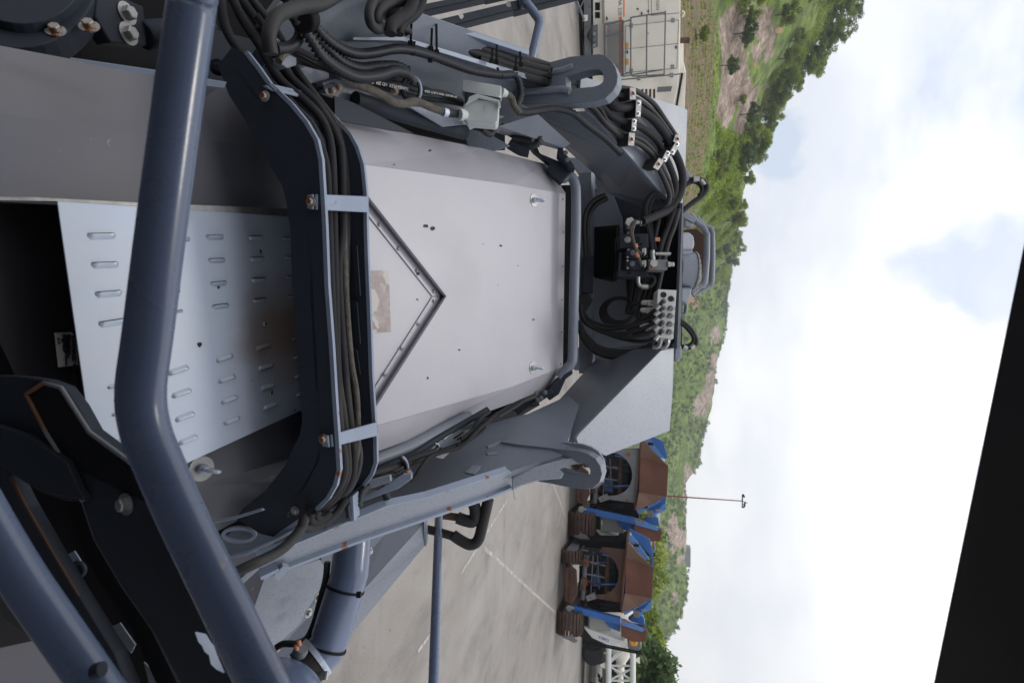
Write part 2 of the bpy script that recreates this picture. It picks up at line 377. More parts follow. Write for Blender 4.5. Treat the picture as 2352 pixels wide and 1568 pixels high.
rock_px = [(1680, 150, 55, 130), (1705, 205, 48, 100), (1745, 60, 34, 66), (1668, 240, 34, 66), (1735, 120, 30, 50), (1655, 70, 18, 60), (1765, 110, 22, 50), (1695, 290, 18, 25),
           (1645, 760, 20, 34), (1640, 830, 14, 14), (1628, 905, 22, 60), (1612, 930, 26, 46), (1650, 850, 7, 14), (1582, 1100, 10, 40), (1576, 1180, 6, 60), (1577, 1130, 7, 90), (1556, 1238, 22, 34), (1565, 1290, 18, 26), (1574, 1250, 6, 50), (1551, 1372, 9, 20), (1552, 1195, 8, 12)]
bare_px = [(1598, 690, 18, 45), (1600, 520, 14, 20), (1588, 560, 10, 60), (1735, 150, 8, 20), (1790, 70, 12, 10)]
for a in azs:
    r0, r1, r2 = rad(a)
    rs = np.concatenate([np.linspace(20, r0, 4), np.linspace(r0, r1, 36)[1:], np.linspace(r1, r2, 92)[1:], np.linspace(r2, r2 * 1.5, NR - 4 - 35 - 91 + 1)[1:]])
    for r in rs:
        z = height(a, r); x, y = r * math.sin(a), r * math.cos(a); V.append((x, y, z))
        p = Vector((x, y, z)) - C0; dd = p.dot(FW); ix = 1176 + F * p.dot(UP) / dd; iy = 784 + F * p.dot(RT) / dd
        n_ = fbm(x, y, .10 if r2 < 260 else .03, 5) * 1.9
        rockm.append(max([1 - math.hypot((ix - q[0]) / q[2], (iy - q[1]) / q[3]) for q in rock_px]) + n_ if r > r1 * .9 else -1)
        bare.append(max([1 - math.hypot((ix - q[0]) / q[2], (iy - q[1]) / q[3]) for q in bare_px]) + n_ if r > r0 else -1)
nr = len(rs)
idx = np.arange(NA * nr).reshape(NA, nr)
fc = np.stack([idx[:-1, :-1], idx[:-1, 1:], idx[1:, 1:], idx[1:, :-1]], -1).reshape(-1, 4)
me = bpy.data.meshes.new('hillside'); me.from_pydata(V, [], fc.tolist()); me.polygons.foreach_set('use_smooth', [True] * len(fc))
for nm, dat in (('rock', rockm), ('bare', bare)):
    at = me.attributes.new(nm, 'FLOAT', 'POINT'); at.data.foreach_set('value', dat)
at = me.attributes.new('field', 'FLOAT', 'POINT')
fv = []
for i, a in enumerate(azs):
    r0, r1, r2 = rad(a)
    for k in range(nr):
        v = V[i * nr + k]; r = math.hypot(v[0], v[1]); fv.append(1.0 if (r0 < r < r1 * .97 and a < AZ1) else 0.0)
at.data.foreach_set('value', fv)
def terrain_mat():
    m = bpy.data.materials.new('hillside_ground'); m.use_nodes = True; t = m.node_tree; b = t.nodes['Principled BSDF']; b.inputs['Roughness'].default_value = .95
    g = nn(t, 'ShaderNodeNewGeometry')
    def noise(sc, d=7, st=(1, 1, 1)):
        mp = nn(t, 'ShaderNodeMapping'); mp.inputs['Scale'].default_value = st; t.links.new(g.outputs['Position'], mp.inputs[0])
        z = nn(t, 'ShaderNodeTexNoise'); z.inputs['Scale'].default_value = sc; z.inputs['Detail'].default_value = d; z.inputs['Roughness'].default_value = .65
        t.links.new(mp.outputs[0], z.inputs['Vector']); return z.outputs['Fac']
    def ramp(v, stops):
        q = nn(t, 'ShaderNodeValToRGB'); e = q.color_ramp.elements
        while len(e) < len(stops): e.new(.5)
        for k, (p, c) in enumerate(stops): e[k].position = p; e[k].color = c + (1,)
        t.links.new(v, q.inputs[0]); return q.outputs[0]
    def mix(f, a, b_, bt='MIX'):
        x = nn(t, 'ShaderNodeMixRGB', blend_type=bt)
        if isinstance(f, float): x.inputs[0].default_value = f
        else: t.links.new(f, x.inputs[0])
        t.links.new(a, x.inputs[1]); t.links.new(b_, x.inputs[2]); return x.outputs[0]
    grass = ramp(noise(.11), [(.3, (.08, .13, .022)), (.5, (.17, .25, .035)), (.7, (.25, .33, .05))])
    grass = mix(ramp(noise(.5), [(.42, (0, 0, 0)), (.6, (1, 1, 1))]), grass, ramp(noise(.3), [(.3, (.05, .08, .02)), (.7, (.12, .14, .05))]))
    rock = ramp(noise(.30, 9, (1, .6, 1.6)), [(.28, (.15, .10, .075)), (.42, (.29, .215, .17)), (.55, (.46, .36, .29)), (.7, (.62, .51, .42))])
    rock = mix(.8, rock, ramp(noise(.9, 6, (1.4, 1.4, .35)), [(.40, (.42, .41, .42)), (.58, (1, 1, 1))]), 'MULTIPLY')
    soil = ramp(noise(.25), [(.3, (.30, .15, .09)), (.7, (.44, .27, .18))])
    field = ramp(noise(.55, 9, (1, 2.4, 1)), [(.32, (.06, .10, .025)), (.42, (.14, .12, .055)), (.52, (.22, .13, .085)), (.7, (.27, .18, .13))])
    field = mix(ramp(noise(2.6, 5), [(.5, (0, 0, 0)), (.62, (1, 1, 1))]), field, ramp(noise(.6), [(.3, (.05, .09, .02)), (.7, (.12, .16, .05))]))
    def att(nm):
        q = nn(t, 'ShaderNodeAttribute'); q.attribute_name = nm; return q.outputs['Fac']
    fn = nn(t, 'ShaderNodeMath', operation='ADD'); t.links.new(att('rock'), fn.inputs[0])
    sb = nn(t, 'ShaderNodeMath', operation='MULTIPLY_ADD'); t.links.new(noise(.35, 8), sb.inputs[0]); sb.inputs[1].default_value = 1.4; sb.inputs[2].default_value = -.72
    t.links.new(sb.outputs[0], fn.inputs[1])
    rk = nn(t, 'ShaderNodeMapRange'); rk.inputs['From Min'].default_value = .18; rk.inputs['From Max'].default_value = .32; t.links.new(fn.outputs[0], rk.inputs[0])
    bk = nn(t, 'ShaderNodeMapRange'); bk.inputs['From Min'].default_value = .3; bk.inputs['From Max'].default_value = .45; t.links.new(att('bare'), bk.inputs[0])
    c = mix(att('field'), grass, field); c = mix(rk.outputs[0], c, rock); c = mix(bk.outputs[0], c, soil)
    t.links.new(c, b.inputs['Base Color'])
    bu = nn(t, 'ShaderNodeBump'); bu.inputs['Strength'].default_value = .9; bu.inputs['Distance'].default_value = 1.2
    t.links.new(noise(.35, 9), bu.inputs['Height']); t.links.new(bu.outputs[0], b.inputs['Normal'])
    return m
me.materials.append(terrain_mat()); hill = bpy.data.objects.new('hillside', me); COL.objects.link(hill); tag(hill, kind='structure')
gg = MB(); gg.add([(-1500, -600, -.06), (1500, -600, -.06), (1500, 1500, -.06), (-1500, 1500, -.06)], [(0, 1, 2, 3)])
M['grass'] = mat('flat_grassland', (.08, .12, .035), .95, var=.3, scale=.08, dirt=(.14, .12, .07))
obj('surrounding_ground', gg, M['grass'], kind='structure')

# ------------------------------------------------------------------ vegetation
def leafmat(name, ca, cb, cc):
    m = bpy.data.materials.new(name); m.use_nodes = True; t = m.node_tree; b = t.nodes['Principled BSDF']
    b.inputs['Roughness'].default_value = .6; b.inputs['Specular IOR Level'].default_value = .3
    a = nn(t, 'ShaderNodeAttribute'); a.attribute_name = 'tone'
    q = nn(t, 'ShaderNodeValToRGB'); e = q.color_ramp.elements; e.new(.5)
    for k, (p, c) in enumerate(((0, ca), (.5, cb), (1, cc))): e[k].position = p; e[k].color = c + (1,)
    t.links.new(a.outputs['Fac'], q.inputs[0])
    oi = nn(t, 'ShaderNodeObjectInfo'); hv = nn(t, 'ShaderNodeHueSaturation')
    mr = nn(t, 'ShaderNodeMapRange'); mr.inputs['To Min'].default_value = .7; mr.inputs['To Max'].default_value = 1.35
    t.links.new(oi.outputs['Random'], mr.inputs[0]); t.links.new(mr.outputs[0], hv.inputs['Value']); t.links.new(q.outputs[0], hv.inputs['Color'])
    t.links.new(hv.outputs[0], b.inputs['Base Color'])
    tr = nn(t, 'ShaderNodeBsdfTranslucent'); t.links.new(hv.outputs[0], tr.inputs[0])
    mx = nn(t, 'ShaderNodeMixShader'); mx.inputs[0].default_value = .42
    t.links.new(b.outputs[0], mx.inputs[1]); t.links.new(tr.outputs[0], mx.inputs[2]); t.links.new(mx.outputs[0], t.nodes['Material Output'].inputs[0])
    return m
M['leaf'] = leafmat('leaf_green', (.11, .16, .035), (.24, .30, .06), (.42, .46, .12))
M['leaf_b'] = leafmat('leaf_bright', (.11, .17, .02), (.24, .32, .04), (.38, .45, .08))
M['leaf_d'] = leafmat('leaf_dark', (.045, .08, .03), (.085, .14, .05), (.15, .21, .07))
M['leaf_far'] = leafmat('leaf_far', (.07, .11, .045), (.14, .20, .075), (.25, .31, .12))
M['bark'] = mat('bark', (.11, .09, .07), .9, var=.3, scale=4)
def leaves(cl, n, size, rng):
    """cl: list of (centre, radius, tone). returns verts, faces, tones"""
    P = []; T = []
    tot = sum(c[1] ** 2 for c in cl)
    for c, r, tn in cl:
        k = max(6, int(n * r * r / tot))
        d = rng.normal(size=(k, 3)); d /= np.linalg.norm(d, axis=1)[:, None]
        rr = r * (.55 + .5 * rng.random(k)) * (1 + .35 * rng.normal(size=k) * .5)
        p = np.array(c) + d * rr[:, None] * np.array([1, 1, .8])
        P.append(p); T.append(np.clip(tn + rng.normal(size=k) * .16 , 0, 1))
    P = np.concatenate(P); T = np.concatenate(T); k = len(P)
    u = rng.normal(size=(k, 3)); u /= np.linalg.norm(u, axis=1)[:, None]
    w = np.cross(u, rng.normal(size=(k, 3))); w /= np.linalg.norm(w, axis=1)[:, None]
    s = size * (.6 + .8 * rng.random(k))[:, None]
    v = np.stack([P - u * s, P + w * s * .55, P + u * s, P - w * s * .55], 1).reshape(-1, 3)
    f = np.arange(4 * k).reshape(-1, 4)
    return v, f, T
def leafobj(name, v, f, T, mt, parent=None, **kw):
    me = bpy.data.meshes.new(name); me.from_pydata(v.tolist(), [], f.tolist())
    a = me.attributes.new('tone', 'FLOAT', 'FACE'); a.data.foreach_set('value', T)
    me.materials.append(mt); o = bpy.data.objects.new(name, me); COL.objects.link(o); WP[o.name] = Vector((0, 0, 0))
    if parent: o.parent = parent
    return tag(o, **kw)
def tree(name, h, cr, n, leaf, seed, mt, squat=.75, label=None, cat='tree', group=None, nc=26):
    rng = np.random.default_rng(seed); rnd = random.Random(seed)
    e = empty(name, (0, 0, 0), label, cat, group)
    cl = []; cz = h - cr * squat
    for k in range(nc):
        th = rnd.uniform(0, 6.28); ph = rnd.uniform(-.9, 1); q = rnd.uniform(.45, 1.0)
        rr = cr * q * math.sqrt(max(0, 1 - (ph * .9) ** 2))
        c = (math.cos(th) * rr, math.sin(th) * rr, cz + ph * cr * squat * q)
        cl.append((c, cr * rnd.uniform(.18, .36), rnd.uniform(.2, .8)))
    v, f, T = leaves(cl, n, leaf, rng); leafobj('crown', v, f, T, mt, e)
    tk = MB(); tk.tube([Vector((0, 0, -.4)), Vector((.02 * h, 0, h * .3)), Vector((0, .02 * h, cz))], [h * .03, h * .022, h * .014], 7, 3)
    for c, r, _ in cl[:8]:
        tk.tube([Vector((0, 0, h * .28 + rnd.random() * h * .15)), (Vector((0, 0, cz * .8)) + Vector(c)) * .5, Vector(c)], [h * .012, h * .008, h * .004], 5, 2)
    o = obj('trunk', tk, M['bark'], None); o.parent = e
    return e
def place(e, loc, sc, rz):
    e.location = loc; e.scale = (sc, sc, sc * random.uniform(.85, 1.15)); e.rotation_euler = (0, 0, rz)
def hillpoint(x, y):                         # where the line of sight through a picture point meets the terrain
    a, el = azel(x, y); r0, r1, r2 = rad(a)
    r = r0
    while r < r2:
        if height(a, r) >= CAM_H + el * r: break
        r += 1.0
    return a, min(r, r2)
protos = [tree('hillside_tree', 5.0, 2.3, 4200, .13, 11 + k, M[['leaf', 'leaf_d', 'leaf', 'leaf_b'][k]], [.8, .65, .95, .7][k],
               group='trees and bushes on the left rocky hillside') for k in range(4)]
hl = []
tr = [  # picture x, picture y, size, kind
 (1595, 82, .85, 3), (1683, 78, 1.3, 1), (1652, 152, .9, 1), (1688, 232, .6, 3), (1666, 160, .6, 1)]
rr = random.Random(5)
for k in range(105):
    y = rr.uniform(-120, 600); a, e2 = azel(1600, y)[0], 0
    xs = np.interp(y, [p[1] for p in sk], [p[0] for p in sk]); xf = np.interp(y, [p[1] for p in ft], [p[0] for p in ft])
    q = rr.random(); x = xf + (xs - xf) * (q ** .6 if k % 3 else rr.uniform(.93, 1.0))
    if any(math.hypot((x - p[0]) / p[2], (y - p[1]) / p[3]) < .9 for p in rock_px) and rr.random() < .93: continue
    tr.append((x, y, rr.uniform(.55, 1.15) * (1.1 if y < 350 else .9), rr.choice([0, 1, 0, 2, 3, 3])))
used = set()
SIDE = lambda y: 'at the upper left of the hill' if y < 150 else 'on the middle of the ridge' if y < 330 else 'on the lower end of the ridge'
lab = {0: 'spreading green tree', 1: 'dark round tree', 2: 'tall narrow tree', 3: 'bright green bush'}
for k, (x, y, s, kd) in enumerate(tr):
    a, r = hillpoint(x, y); z = height(a, r)
    if r > 320: continue
    loc = Vector((r * math.sin(a), r * math.cos(a), z - .25))
    e = protos[kd] if kd not in used else copy_tree(protos[kd]); used.add(kd)
    place(e, loc, s * r / 165 * (1.0 if r < 160 else .75), rr.uniform(0, 6.28))
    if k < 5: e['label'] = ['bright green bush at the field edge behind the white trailer exhaust', 'isolated dark tree with a bare trunk at the top of the crop field', 'small dark bush at the foot of the pink rock slab', 'small green shrub alone on the bare rock', 'small dark bush between rock and field, next to another'][k]; (e.pop('group') if 'group' in e else None)
    else:
        xs = np.interp(y, [p[1] for p in sk], [p[0] for p in sk]); xf = np.interp(y, [p[1] for p in ft], [p[0] for p in ft]); q = (x - xf) / (xs - xf)
        where = ('on the skyline' if q > .86 else 'high on the slope' if q > .62 else 'halfway up the slope' if q > .3 else 'low by the field')
        along = ('at the very top edge of the photo' if y < 0 else 'above the exhaust of the white trailer' if y < 110 else 'above the big pink rock slab' if y < 230 else 'where the ridge steps down' if y < 330 else 'past the end of the bare rock' if y < 450 else 'at the low end of the near hill')
        e['label'] = lab[kd] + ' ' + where + ' ' + along; e['group'] = e['label']
        hl.append(kd)
# low scrub between those trees
rng = np.random.default_rng(3); cl = []
for k in range(2600):
    y = rng.uniform(-150, 640); xs = np.interp(y, [p[1] for p in sk], [p[0] for p in sk]); xf = np.interp(y, [p[1] for p in ft], [p[0] for p in ft])
    x = xf + (xs - xf) * rng.uniform(.0, 1)
    if any(math.hypot((x - p[0]) / p[2], (y - p[1]) / p[3]) < .95 for p in rock_px): continue
    a, r = hillpoint(x, y)
    if r > 340: continue
    if fbm(r * math.sin(a), r * math.cos(a), .05, 3) < .0: continue
    s = rng.uniform(.4, 1.2) * r / 120
    cl.append(((r * math.sin(a), r * math.cos(a), height(a, r) + s * .2), s, rng.uniform(.1, .9)))
v, f, T = leaves(cl, 80000, .17, rng)
leafobj('hillside_scrub', v, f, T, M['leaf_b'], kind='stuff', label='low bright green scrub covering the left hillside', cat='scrub')
# far wooded hills: nobody could count these
cl = []; rng = np.random.default_rng(4)
for k in range(15000):
    a = rng.uniform(AZ0 + .01, azs[-1]); r0, r1, r2 = rad(a)
    if r2 < 200: continue
    q = rng.random(); r = r1 * .75 + (r2 - r1 * .75) * q if k % 5 else r2 * rng.uniform(.985, 1)
    z = height(a, r); p = Vector((r * math.sin(a), r * math.cos(a), z)) - C0; dd = p.dot(FW); ix = 1176 + F * p.dot(UP) / dd; iy = 784 + F * p.dot(RT) / dd
    if any(math.hypot((ix - b_[0]) / b_[2], (iy - b_[1]) / b_[3]) < .8 for b_ in rock_px): continue
    if fbm(p.x, p.y, .02, 2) < -.12 and k % 5: continue
    s = rng.uniform(.45, 1.3) * r / 400 * (1.5 if rng.random() < .04 else 1)
    cl.append(((p.x, p.y, z + s * .75), s, rng.uniform(.05, .95)))
v, f, T = leaves(cl, 230000, .36, rng)
leafobj('distant_woodland', v, f, T, M['leaf_far'], kind='stuff', label='dense mixed woodland covering the far hills', cat='woodland')
# crops in the field
cl = []
for k in range(9000):
    a = rng.uniform(azs[0], AZ1); r0, r1, r2 = rad(a); r = r0 + (r1 - r0) * rng.random() ** 1.3
    row = round(r / 1.6) * 1.6 + rng.normal() * .15
    if fbm(row * math.sin(a), row * math.cos(a), .06, 3) < -.02: continue
    cl.append(((row * math.sin(a), row * math.cos(a), height(a, row) + .12), rng.uniform(.07, .2), rng.uniform(.1, .8)))
v, f, T = leaves(cl, 40000, .09, rng)
leafobj('field_crops', v, f, T, M['leaf'], kind='stuff', label='sparse green crop rows in the brown field', cat='crops')
# trees on the flat, right
def flat_tree(name, x, y, d, htop, cr, n, leaf, seed, mt, label, squat=.8):
    g0 = ray(x, y); s = d / math.hypot(g0.x, g0.y); P = C0 + g0 * s
    top = P.z; e = tree(name, top, cr, n, leaf, seed, mt, squat, label, nc=46); e.location = (P.x, P.y, 0); return e
flat_tree('roadside_tree', 1523, 1285, 34, 0, 2.2, 6000, .14, 21, M['leaf'], 'wide leafy tree rising behind the rusty hopper of the right crusher', .6)
flat_tree('roadside_tree', 1510, 1255, 38, 0, 1.6, 3500, .14, 23, M['leaf_b'], 'pale green tree just left of the wide one behind the right crusher', .7)
flat_tree('roadside_tree', 1505, 1335, 38, 0, 2.0, 4500, .14, 24, M['leaf_d'], 'dark low tree right of the wide one behind the right crusher', .6)
flat_tree('roadside_tree', 1508, 1445, 48, 0, 1.7, 4000, .15, 25, M['leaf_b'], 'bright green tree behind the pink shed roof', .7)
flat_tree('roadside_tree', 1524, 1490, 52, 0, 1.7, 4000, .15, 26, M['leaf_b'], 'light green tree between pink shed and dark tree', .8)
flat_tree('dark_tree', 1530, 1535, 40, 0, 2.2, 9000, .16, 27, M['leaf_d'], 'large dark green tree above the horizontal silo', .8)
flat_tree('dark_tree', 1562, 1600, 36, 0, 2.6, 9000, .16, 28, M['leaf_d'], 'tallest dark tree at the lower edge of the photo', .9)
flat_tree('dark_tree', 1505, 1500, 44, 0, 1.5, 4000, .16, 29, M['leaf_d'], 'dark bush at the end of the pink shed', .8)
# ================================================================== THE MILLING MACHINE the photo was taken from
mach = empty('milling_machine', (0, 1.6, 0), 'large blue-grey milling machine in the foreground with lavender hood, hoses and handrails', 'milling machine')
def PQ(x, y, off=0.0): return W(x, y, D0(x) + off)
def mpart(name, mb, m, **kw): return obj(name, mb, M[m], kw.pop('parent', mach), **kw)
# --- hood
HP = pl((1300, 445, 2.4), (1295, 842, 2.4), (850, 680, 1.57))
hn = HP[1]
notch = [(863, 934), (1025, 680), (843, 448)]
m = MB()
m.plate([(838, 377), (1176, 423), (1300, 445), (1294, 842), (1176, 889), (861, 979), (863, 934), (1025, 680), (843, 448)], HP, .012)
hood = mpart('hood', m, 'hood', bev=.002)
def foldpoly(mb, edge, outer, th=.01):      # side sheet folded down from a crease: edge on the hood plane, outer (x,y,depth)
    a = [on(HP, *e) for e in edge]; b = [W(*o) for o in outer]; P = a + b[::-1]
    n = (P[1] - P[0]).cross(P[-1] - P[0]).normalized()
    if n.dot(C0 - P[0]) < 0: n = -n
    k = len(edge)
    for i in range(k - 1):
        q = [a[i], a[i + 1], b[i + 1], b[i]]; mb.prism(q, -n * th)
m = MB(); foldpoly(m, [(838, 377), (1176, 423), (1300, 445)], [(776, 273, 1.55), (1118, 343, 2.10), (1256, 377, 2.38)])
mpart('hood_side', m, 'hood', parent=hood)
m = MB(); foldpoly(m, [(861, 979), (1176, 889), (1294, 842)], [(865, 1037, 1.63), (1176, 925, 2.17), (1243, 912, 2.36)])
mpart('hood_side', m, 'hood', parent=hood)
m = MB()                                   # front drop edge of the hood
a, b = on(HP, 1300, 445), on(HP, 1294, 842); m.prism([a, b, b - Vector((0, 0, .09)), a - Vector((0, 0, .09))], Vector((0, -.004, 0)))
mpart('hood_front_edge', m, 'dark', parent=hood)
m = MB(); m.plate([(700, 375), (844, 384), (1060, 680), (866, 972), (700, 1020)], HP, .008, off=-.028)
cov = mpart('chevron_cover', m, 'hood', label='recessed chevron-pointed lower hood cover with riveted flanges')
m = MB()
m.plate([(847, 496), (993, 680), (1011, 680), (845, 470)], HP, .004, off=-.0235)
m.plate([(993, 681.5), (862, 888), (862, 912), (1011, 681.5)], HP, .004, off=-.0235)
mpart('riveted_flange', m, 'hood', parent=cov, bev=.001)
m = MB(); P = [on(HP, x, y, -.012) for x, y in notch]; B = [on(HP, x, y, -.028) for x, y in notch]
m.add(P + B, [(0, 1, 4, 3), (1, 2, 5, 4)]); mpart('notch_wall', m, 'hood_d', parent=hood)
def rivet(par, p, x, y, off, r=.005, mt='zinc'):
    c = on(p, x, y, off); q = MB(); q.lathe(c, p[1], [(0, r), (r * .35, r), (r * .6, r * .7), (r * .65, .35 * r)], 14, True)
    o = obj('rivet', q, M[mt], par)
    q = MB(); q.lathe(c + p[1] * r * .6, p[1], [(0, r * .36), (r * .12, r * .36)], 8, False); obj('rivet_core', q, M['black'], None); x_ = COL.objects[-1]; x_.parent = o; x_.location = c + p[1] * r * .6 - WP[o.name]
for x, y in [(916, 571), (958, 622), (997, 669), (997, 691), (961, 744), (923, 800), (884, 860), (872, 516)]: rivet(cov, HP, x, y, -.021, .0052)
for x, y in [(1294, 533), (1292, 611), (1291, 688), (1290, 763), (1288, 836), (1293, 458)]: rivet(hood, HP, x, y, 0, .0048)
def eyebolt(par, p, x, y, off, s, mt='steel', tilt=(0, 1)):
    c = on(p, x, y, off); n = p[1]; q = MB(); q.lathe(c, n, [(0, s * 1.9), (s * .16, s * 1.9), (s * .18, s * .6)], 26, False)
    w = obj('washer', q, M['zinc'], par)
    q = MB(); q.lathe(c + n * s * .18, n, [(0, s * .8), (s * .8, s * .78), (s * .8, s * .45), (s * 1.5, s * .5)], 16, True)
    ax = (W(x + 30, y + 4, 1.5) - W(x, y, 1.5)).normalized()
    ax = (ax - n * ax.dot(n) * .5).normalized(); u = n; cc = c + n * s * 1.6 + ax * s * .8
    q.tube([cc + (ax * math.cos(t) + u.cross(ax).cross(ax) * 0 + n * math.sin(t)) * s * .95 for t in [2 * math.pi * k / 20 for k in range(21)]], s * .30, 8, 0)
    e = obj('eye_bolt', q, M[mt], par)
eyebolt(hood, HP, 1226, 460, 0, .013); eyebolt(hood, HP, 1224, 844, 0, .013)
m = MB()
rn = random.Random(2)
for (x, y, s) in [(980, 519, 9), (994, 526, 8), (1151, 564, 4), (1226, 734, 4), (1055, 803, 3), (988, 346, 5), (906, 378, 3), (983, 868, 4), (1110, 560, 2), (1190, 610, 2), (1144, 655, 2)]:
    k = rn.randint(7, 10); pts = []
    for j in range(k):
        t = 2 * math.pi * j / k; r = s * rn.uniform(.35, 1); pts.append((x + math.cos(t) * r, y + math.sin(t) * r * .8))
    m.plate(pts, HP, .0008, off=.0009)
mpart('chipped_paint', m, 'dark', parent=hood)
m = MB(); m.plate([(845, 622), (893, 621), (898, 762), (847, 766)], HP, .0006, off=-.0272)
mpart('faded_label', m, 'sticker', parent=cov)
m = MB(); m.plate([(956, 685), (960, 687), (962, 690), (957, 689)], HP, .0006, off=-.0272); m.plate([(955, 622), (961, 621), (964, 630), (958, 633)], HP, .0006, off=-.0225); mpart('chipped_paint', m, 'dark', parent=cov)
# --- continuation of the hood towards the camera, and the louvered plate on it
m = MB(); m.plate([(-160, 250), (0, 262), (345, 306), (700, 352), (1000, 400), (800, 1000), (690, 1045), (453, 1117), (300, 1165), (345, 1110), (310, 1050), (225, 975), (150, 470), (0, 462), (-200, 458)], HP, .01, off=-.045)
rh = mpart('rear_hood', m, 'hood_d', label='dark grey rear hood sheet under the louvered plate')
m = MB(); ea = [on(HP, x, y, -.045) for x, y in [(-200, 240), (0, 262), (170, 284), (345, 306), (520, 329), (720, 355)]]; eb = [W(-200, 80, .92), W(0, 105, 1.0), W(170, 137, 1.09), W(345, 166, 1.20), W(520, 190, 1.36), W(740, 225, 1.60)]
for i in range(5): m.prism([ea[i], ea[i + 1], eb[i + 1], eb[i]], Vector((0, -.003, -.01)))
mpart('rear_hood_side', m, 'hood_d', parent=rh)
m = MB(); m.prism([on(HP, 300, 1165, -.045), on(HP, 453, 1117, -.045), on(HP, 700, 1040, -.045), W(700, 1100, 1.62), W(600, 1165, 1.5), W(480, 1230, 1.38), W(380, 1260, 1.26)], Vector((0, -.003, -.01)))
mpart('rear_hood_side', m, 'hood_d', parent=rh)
m = MB(); m.plate([(-100, 452), (78, 453), (330, 466), (664, 479), (664, 497), (330, 475), (130, 462), (-100, 458)], HP, .02, off=-.012)
mpart('edge_strip', m, 'zinc', parent=rh)
LP = (HP[0] - hn * .012, hn)
m = MB(); m.plate([(131, 462), (330, 475), (667, 497), (740, 500), (760, 925), (690, 943), (415, 1070), (340, 1105), (300, 1057), (205, 985)], LP, .004)
lou = mpart('louvered_plate', m, 'steel', bev=.001, label='bare steel louvered heat cover, bright and brown-stained')
def louver(x0, y0, x1, y1, flip=1):
    a, b = on(LP, x0, y0), on(LP, x1, y1); L = b - a; u = L.normalized(); w = hn.cross(u).normalized()
    if (w.dot(RT) < 0): w = -w
    wd = L.length * .24; h = .0045; N = 10; q = MB(); vs = []; fs = []
    prof = [(0, 1.0), (.25, .98), (.6, .7), (.85, .25), (1, 0)]
    for i in range(N + 1):
        t = i / N; e = min(1, min(t, 1 - t) / .14); e = math.sqrt(max(0, 1 - (1 - e) ** 2))
        for (s, hh) in prof: vs.append(a + u * L.length * t + w * wd * s * flip * (.45 + .55 * e) + hn * (h * hh * e + .0002))
    K = len(prof)
    for i in range(N):
        for j in range(K - 1): fs.append((i * K + j, i * K + j + 1, (i + 1) * K + j + 1, (i + 1) * K + j))
    q.add(vs, fs, True); o = obj('louver', q, M['steel'], lou)
    q = MB(); q.prism([a + hn * .0004 - w * .0012 * flip + u * L.length * .05, b + hn * .0004 - w * .0012 * flip - u * L.length * .05, b + hn * .0050 + w * .0001 * flip - u * L.length * .12, a + hn * .0050 + w * .0001 * flip + u * L.length * .12], -w * .0004 * flip)
    s_ = obj('louver_slot', q, M['black'], lou)
for l in [(199, 537, 265, 536), (208, 604, 272, 602), (217, 672, 280, 667), (225, 741, 288, 731), (472, 541, 514, 541), (477, 595, 517, 594), (482, 649, 521, 646), (486, 702, 526, 697),
          (570, 543, 604, 542), (573, 592, 607, 591), (576, 640, 610, 638), (580, 688, 613, 684), (400, 548, 436, 546), (395, 661, 414, 657), (397, 716, 420, 712),
          (648, 545, 668, 545), (653, 590, 672, 589), (657, 635, 674, 634), (660, 680, 676, 678)]: louver(*l)
for l in [(387, 862, 435, 846), (395, 914, 441, 898), (403, 969, 448, 951), (411, 1022, 455, 1004), (497, 832, 537, 818), (502, 880, 543, 866), (508, 928, 548, 913), (514, 976, 553, 961),
          (589, 805, 623, 794), (594, 851, 629, 840), (599, 896, 633, 886), (605, 942, 637, 929), (671, 782, 690, 776), (674, 825, 692, 820), (677, 868, 695, 862), (681, 910, 697, 904),
          (248, 892, 276, 884), (258, 955, 285, 946), (268, 1015, 290, 1008)]: louver(*l, flip=-1)
for x, y in [(596, 577), (608, 744), (622, 902)]: rivet(lou, LP, x, y, 0, .0052)
m = MB()
for (x, y, s) in [(407, 662, 7), (411, 668, 5), (502, 660, 5), (458, 791, 8), (264, 918, 5), (577, 873, 2), (612, 745, 2)]:
    k = 9; pts = []
    for j in range(k):
        t = 2 * math.pi * j / k; r = s * rn.uniform(.5, 1); pts.append((x + math.cos(t) * r * .8, y + math.sin(t) * r))
    m.plate(pts, LP, .0006, off=.0007)
mpart('scuff_mark', m, 'dark', parent=lou)
# stain on the steel around the duct: its own thin film of burnt dirt is part of the plate's colour
t = M['steel'].node_tree; bs = t.nodes['Principled BSDF']
src = bs.inputs['Base Color'].links[0].from_socket
gp = nn(t, 'ShaderNodeNewGeometry'); vm = nn(t, 'ShaderNodeVectorMath', operation='DISTANCE'); t.links.new(gp.outputs['Position'], vm.inputs[0])
vm.inputs[1].default_value = tuple(on(LP, 668, 765))
nz = nn(t, 'ShaderNodeTexNoise'); nz.inputs['Scale'].default_value = 9; nz.inputs['Detail'].default_value = 7; t.links.new(gp.outputs['Position'], nz.inputs['Vector'])
ma = nn(t, 'ShaderNodeMath', operation='MULTIPLY_ADD'); t.links.new(nz.outputs['Fac'], ma.inputs[0]); ma.inputs[1].default_value = .16; ma.inputs[2].default_value = -.08
mb_ = nn(t, 'ShaderNodeMath', operation='ADD'); t.links.new(ma.outputs[0], mb_.inputs[0]); t.links.new(vm.outputs['Value'], mb_.inputs[1])
mr = nn(t, 'ShaderNodeMapRange'); mr.interpolation_type = 'SMOOTHSTEP'; mr.inputs['From Min'].default_value = .02; mr.inputs['From Max'].default_value = .20; mr.inputs['To Min'].default_value = .8; mr.inputs['To Max'].default_value = 0; t.links.new(mb_.outputs[0], mr.inputs[0])
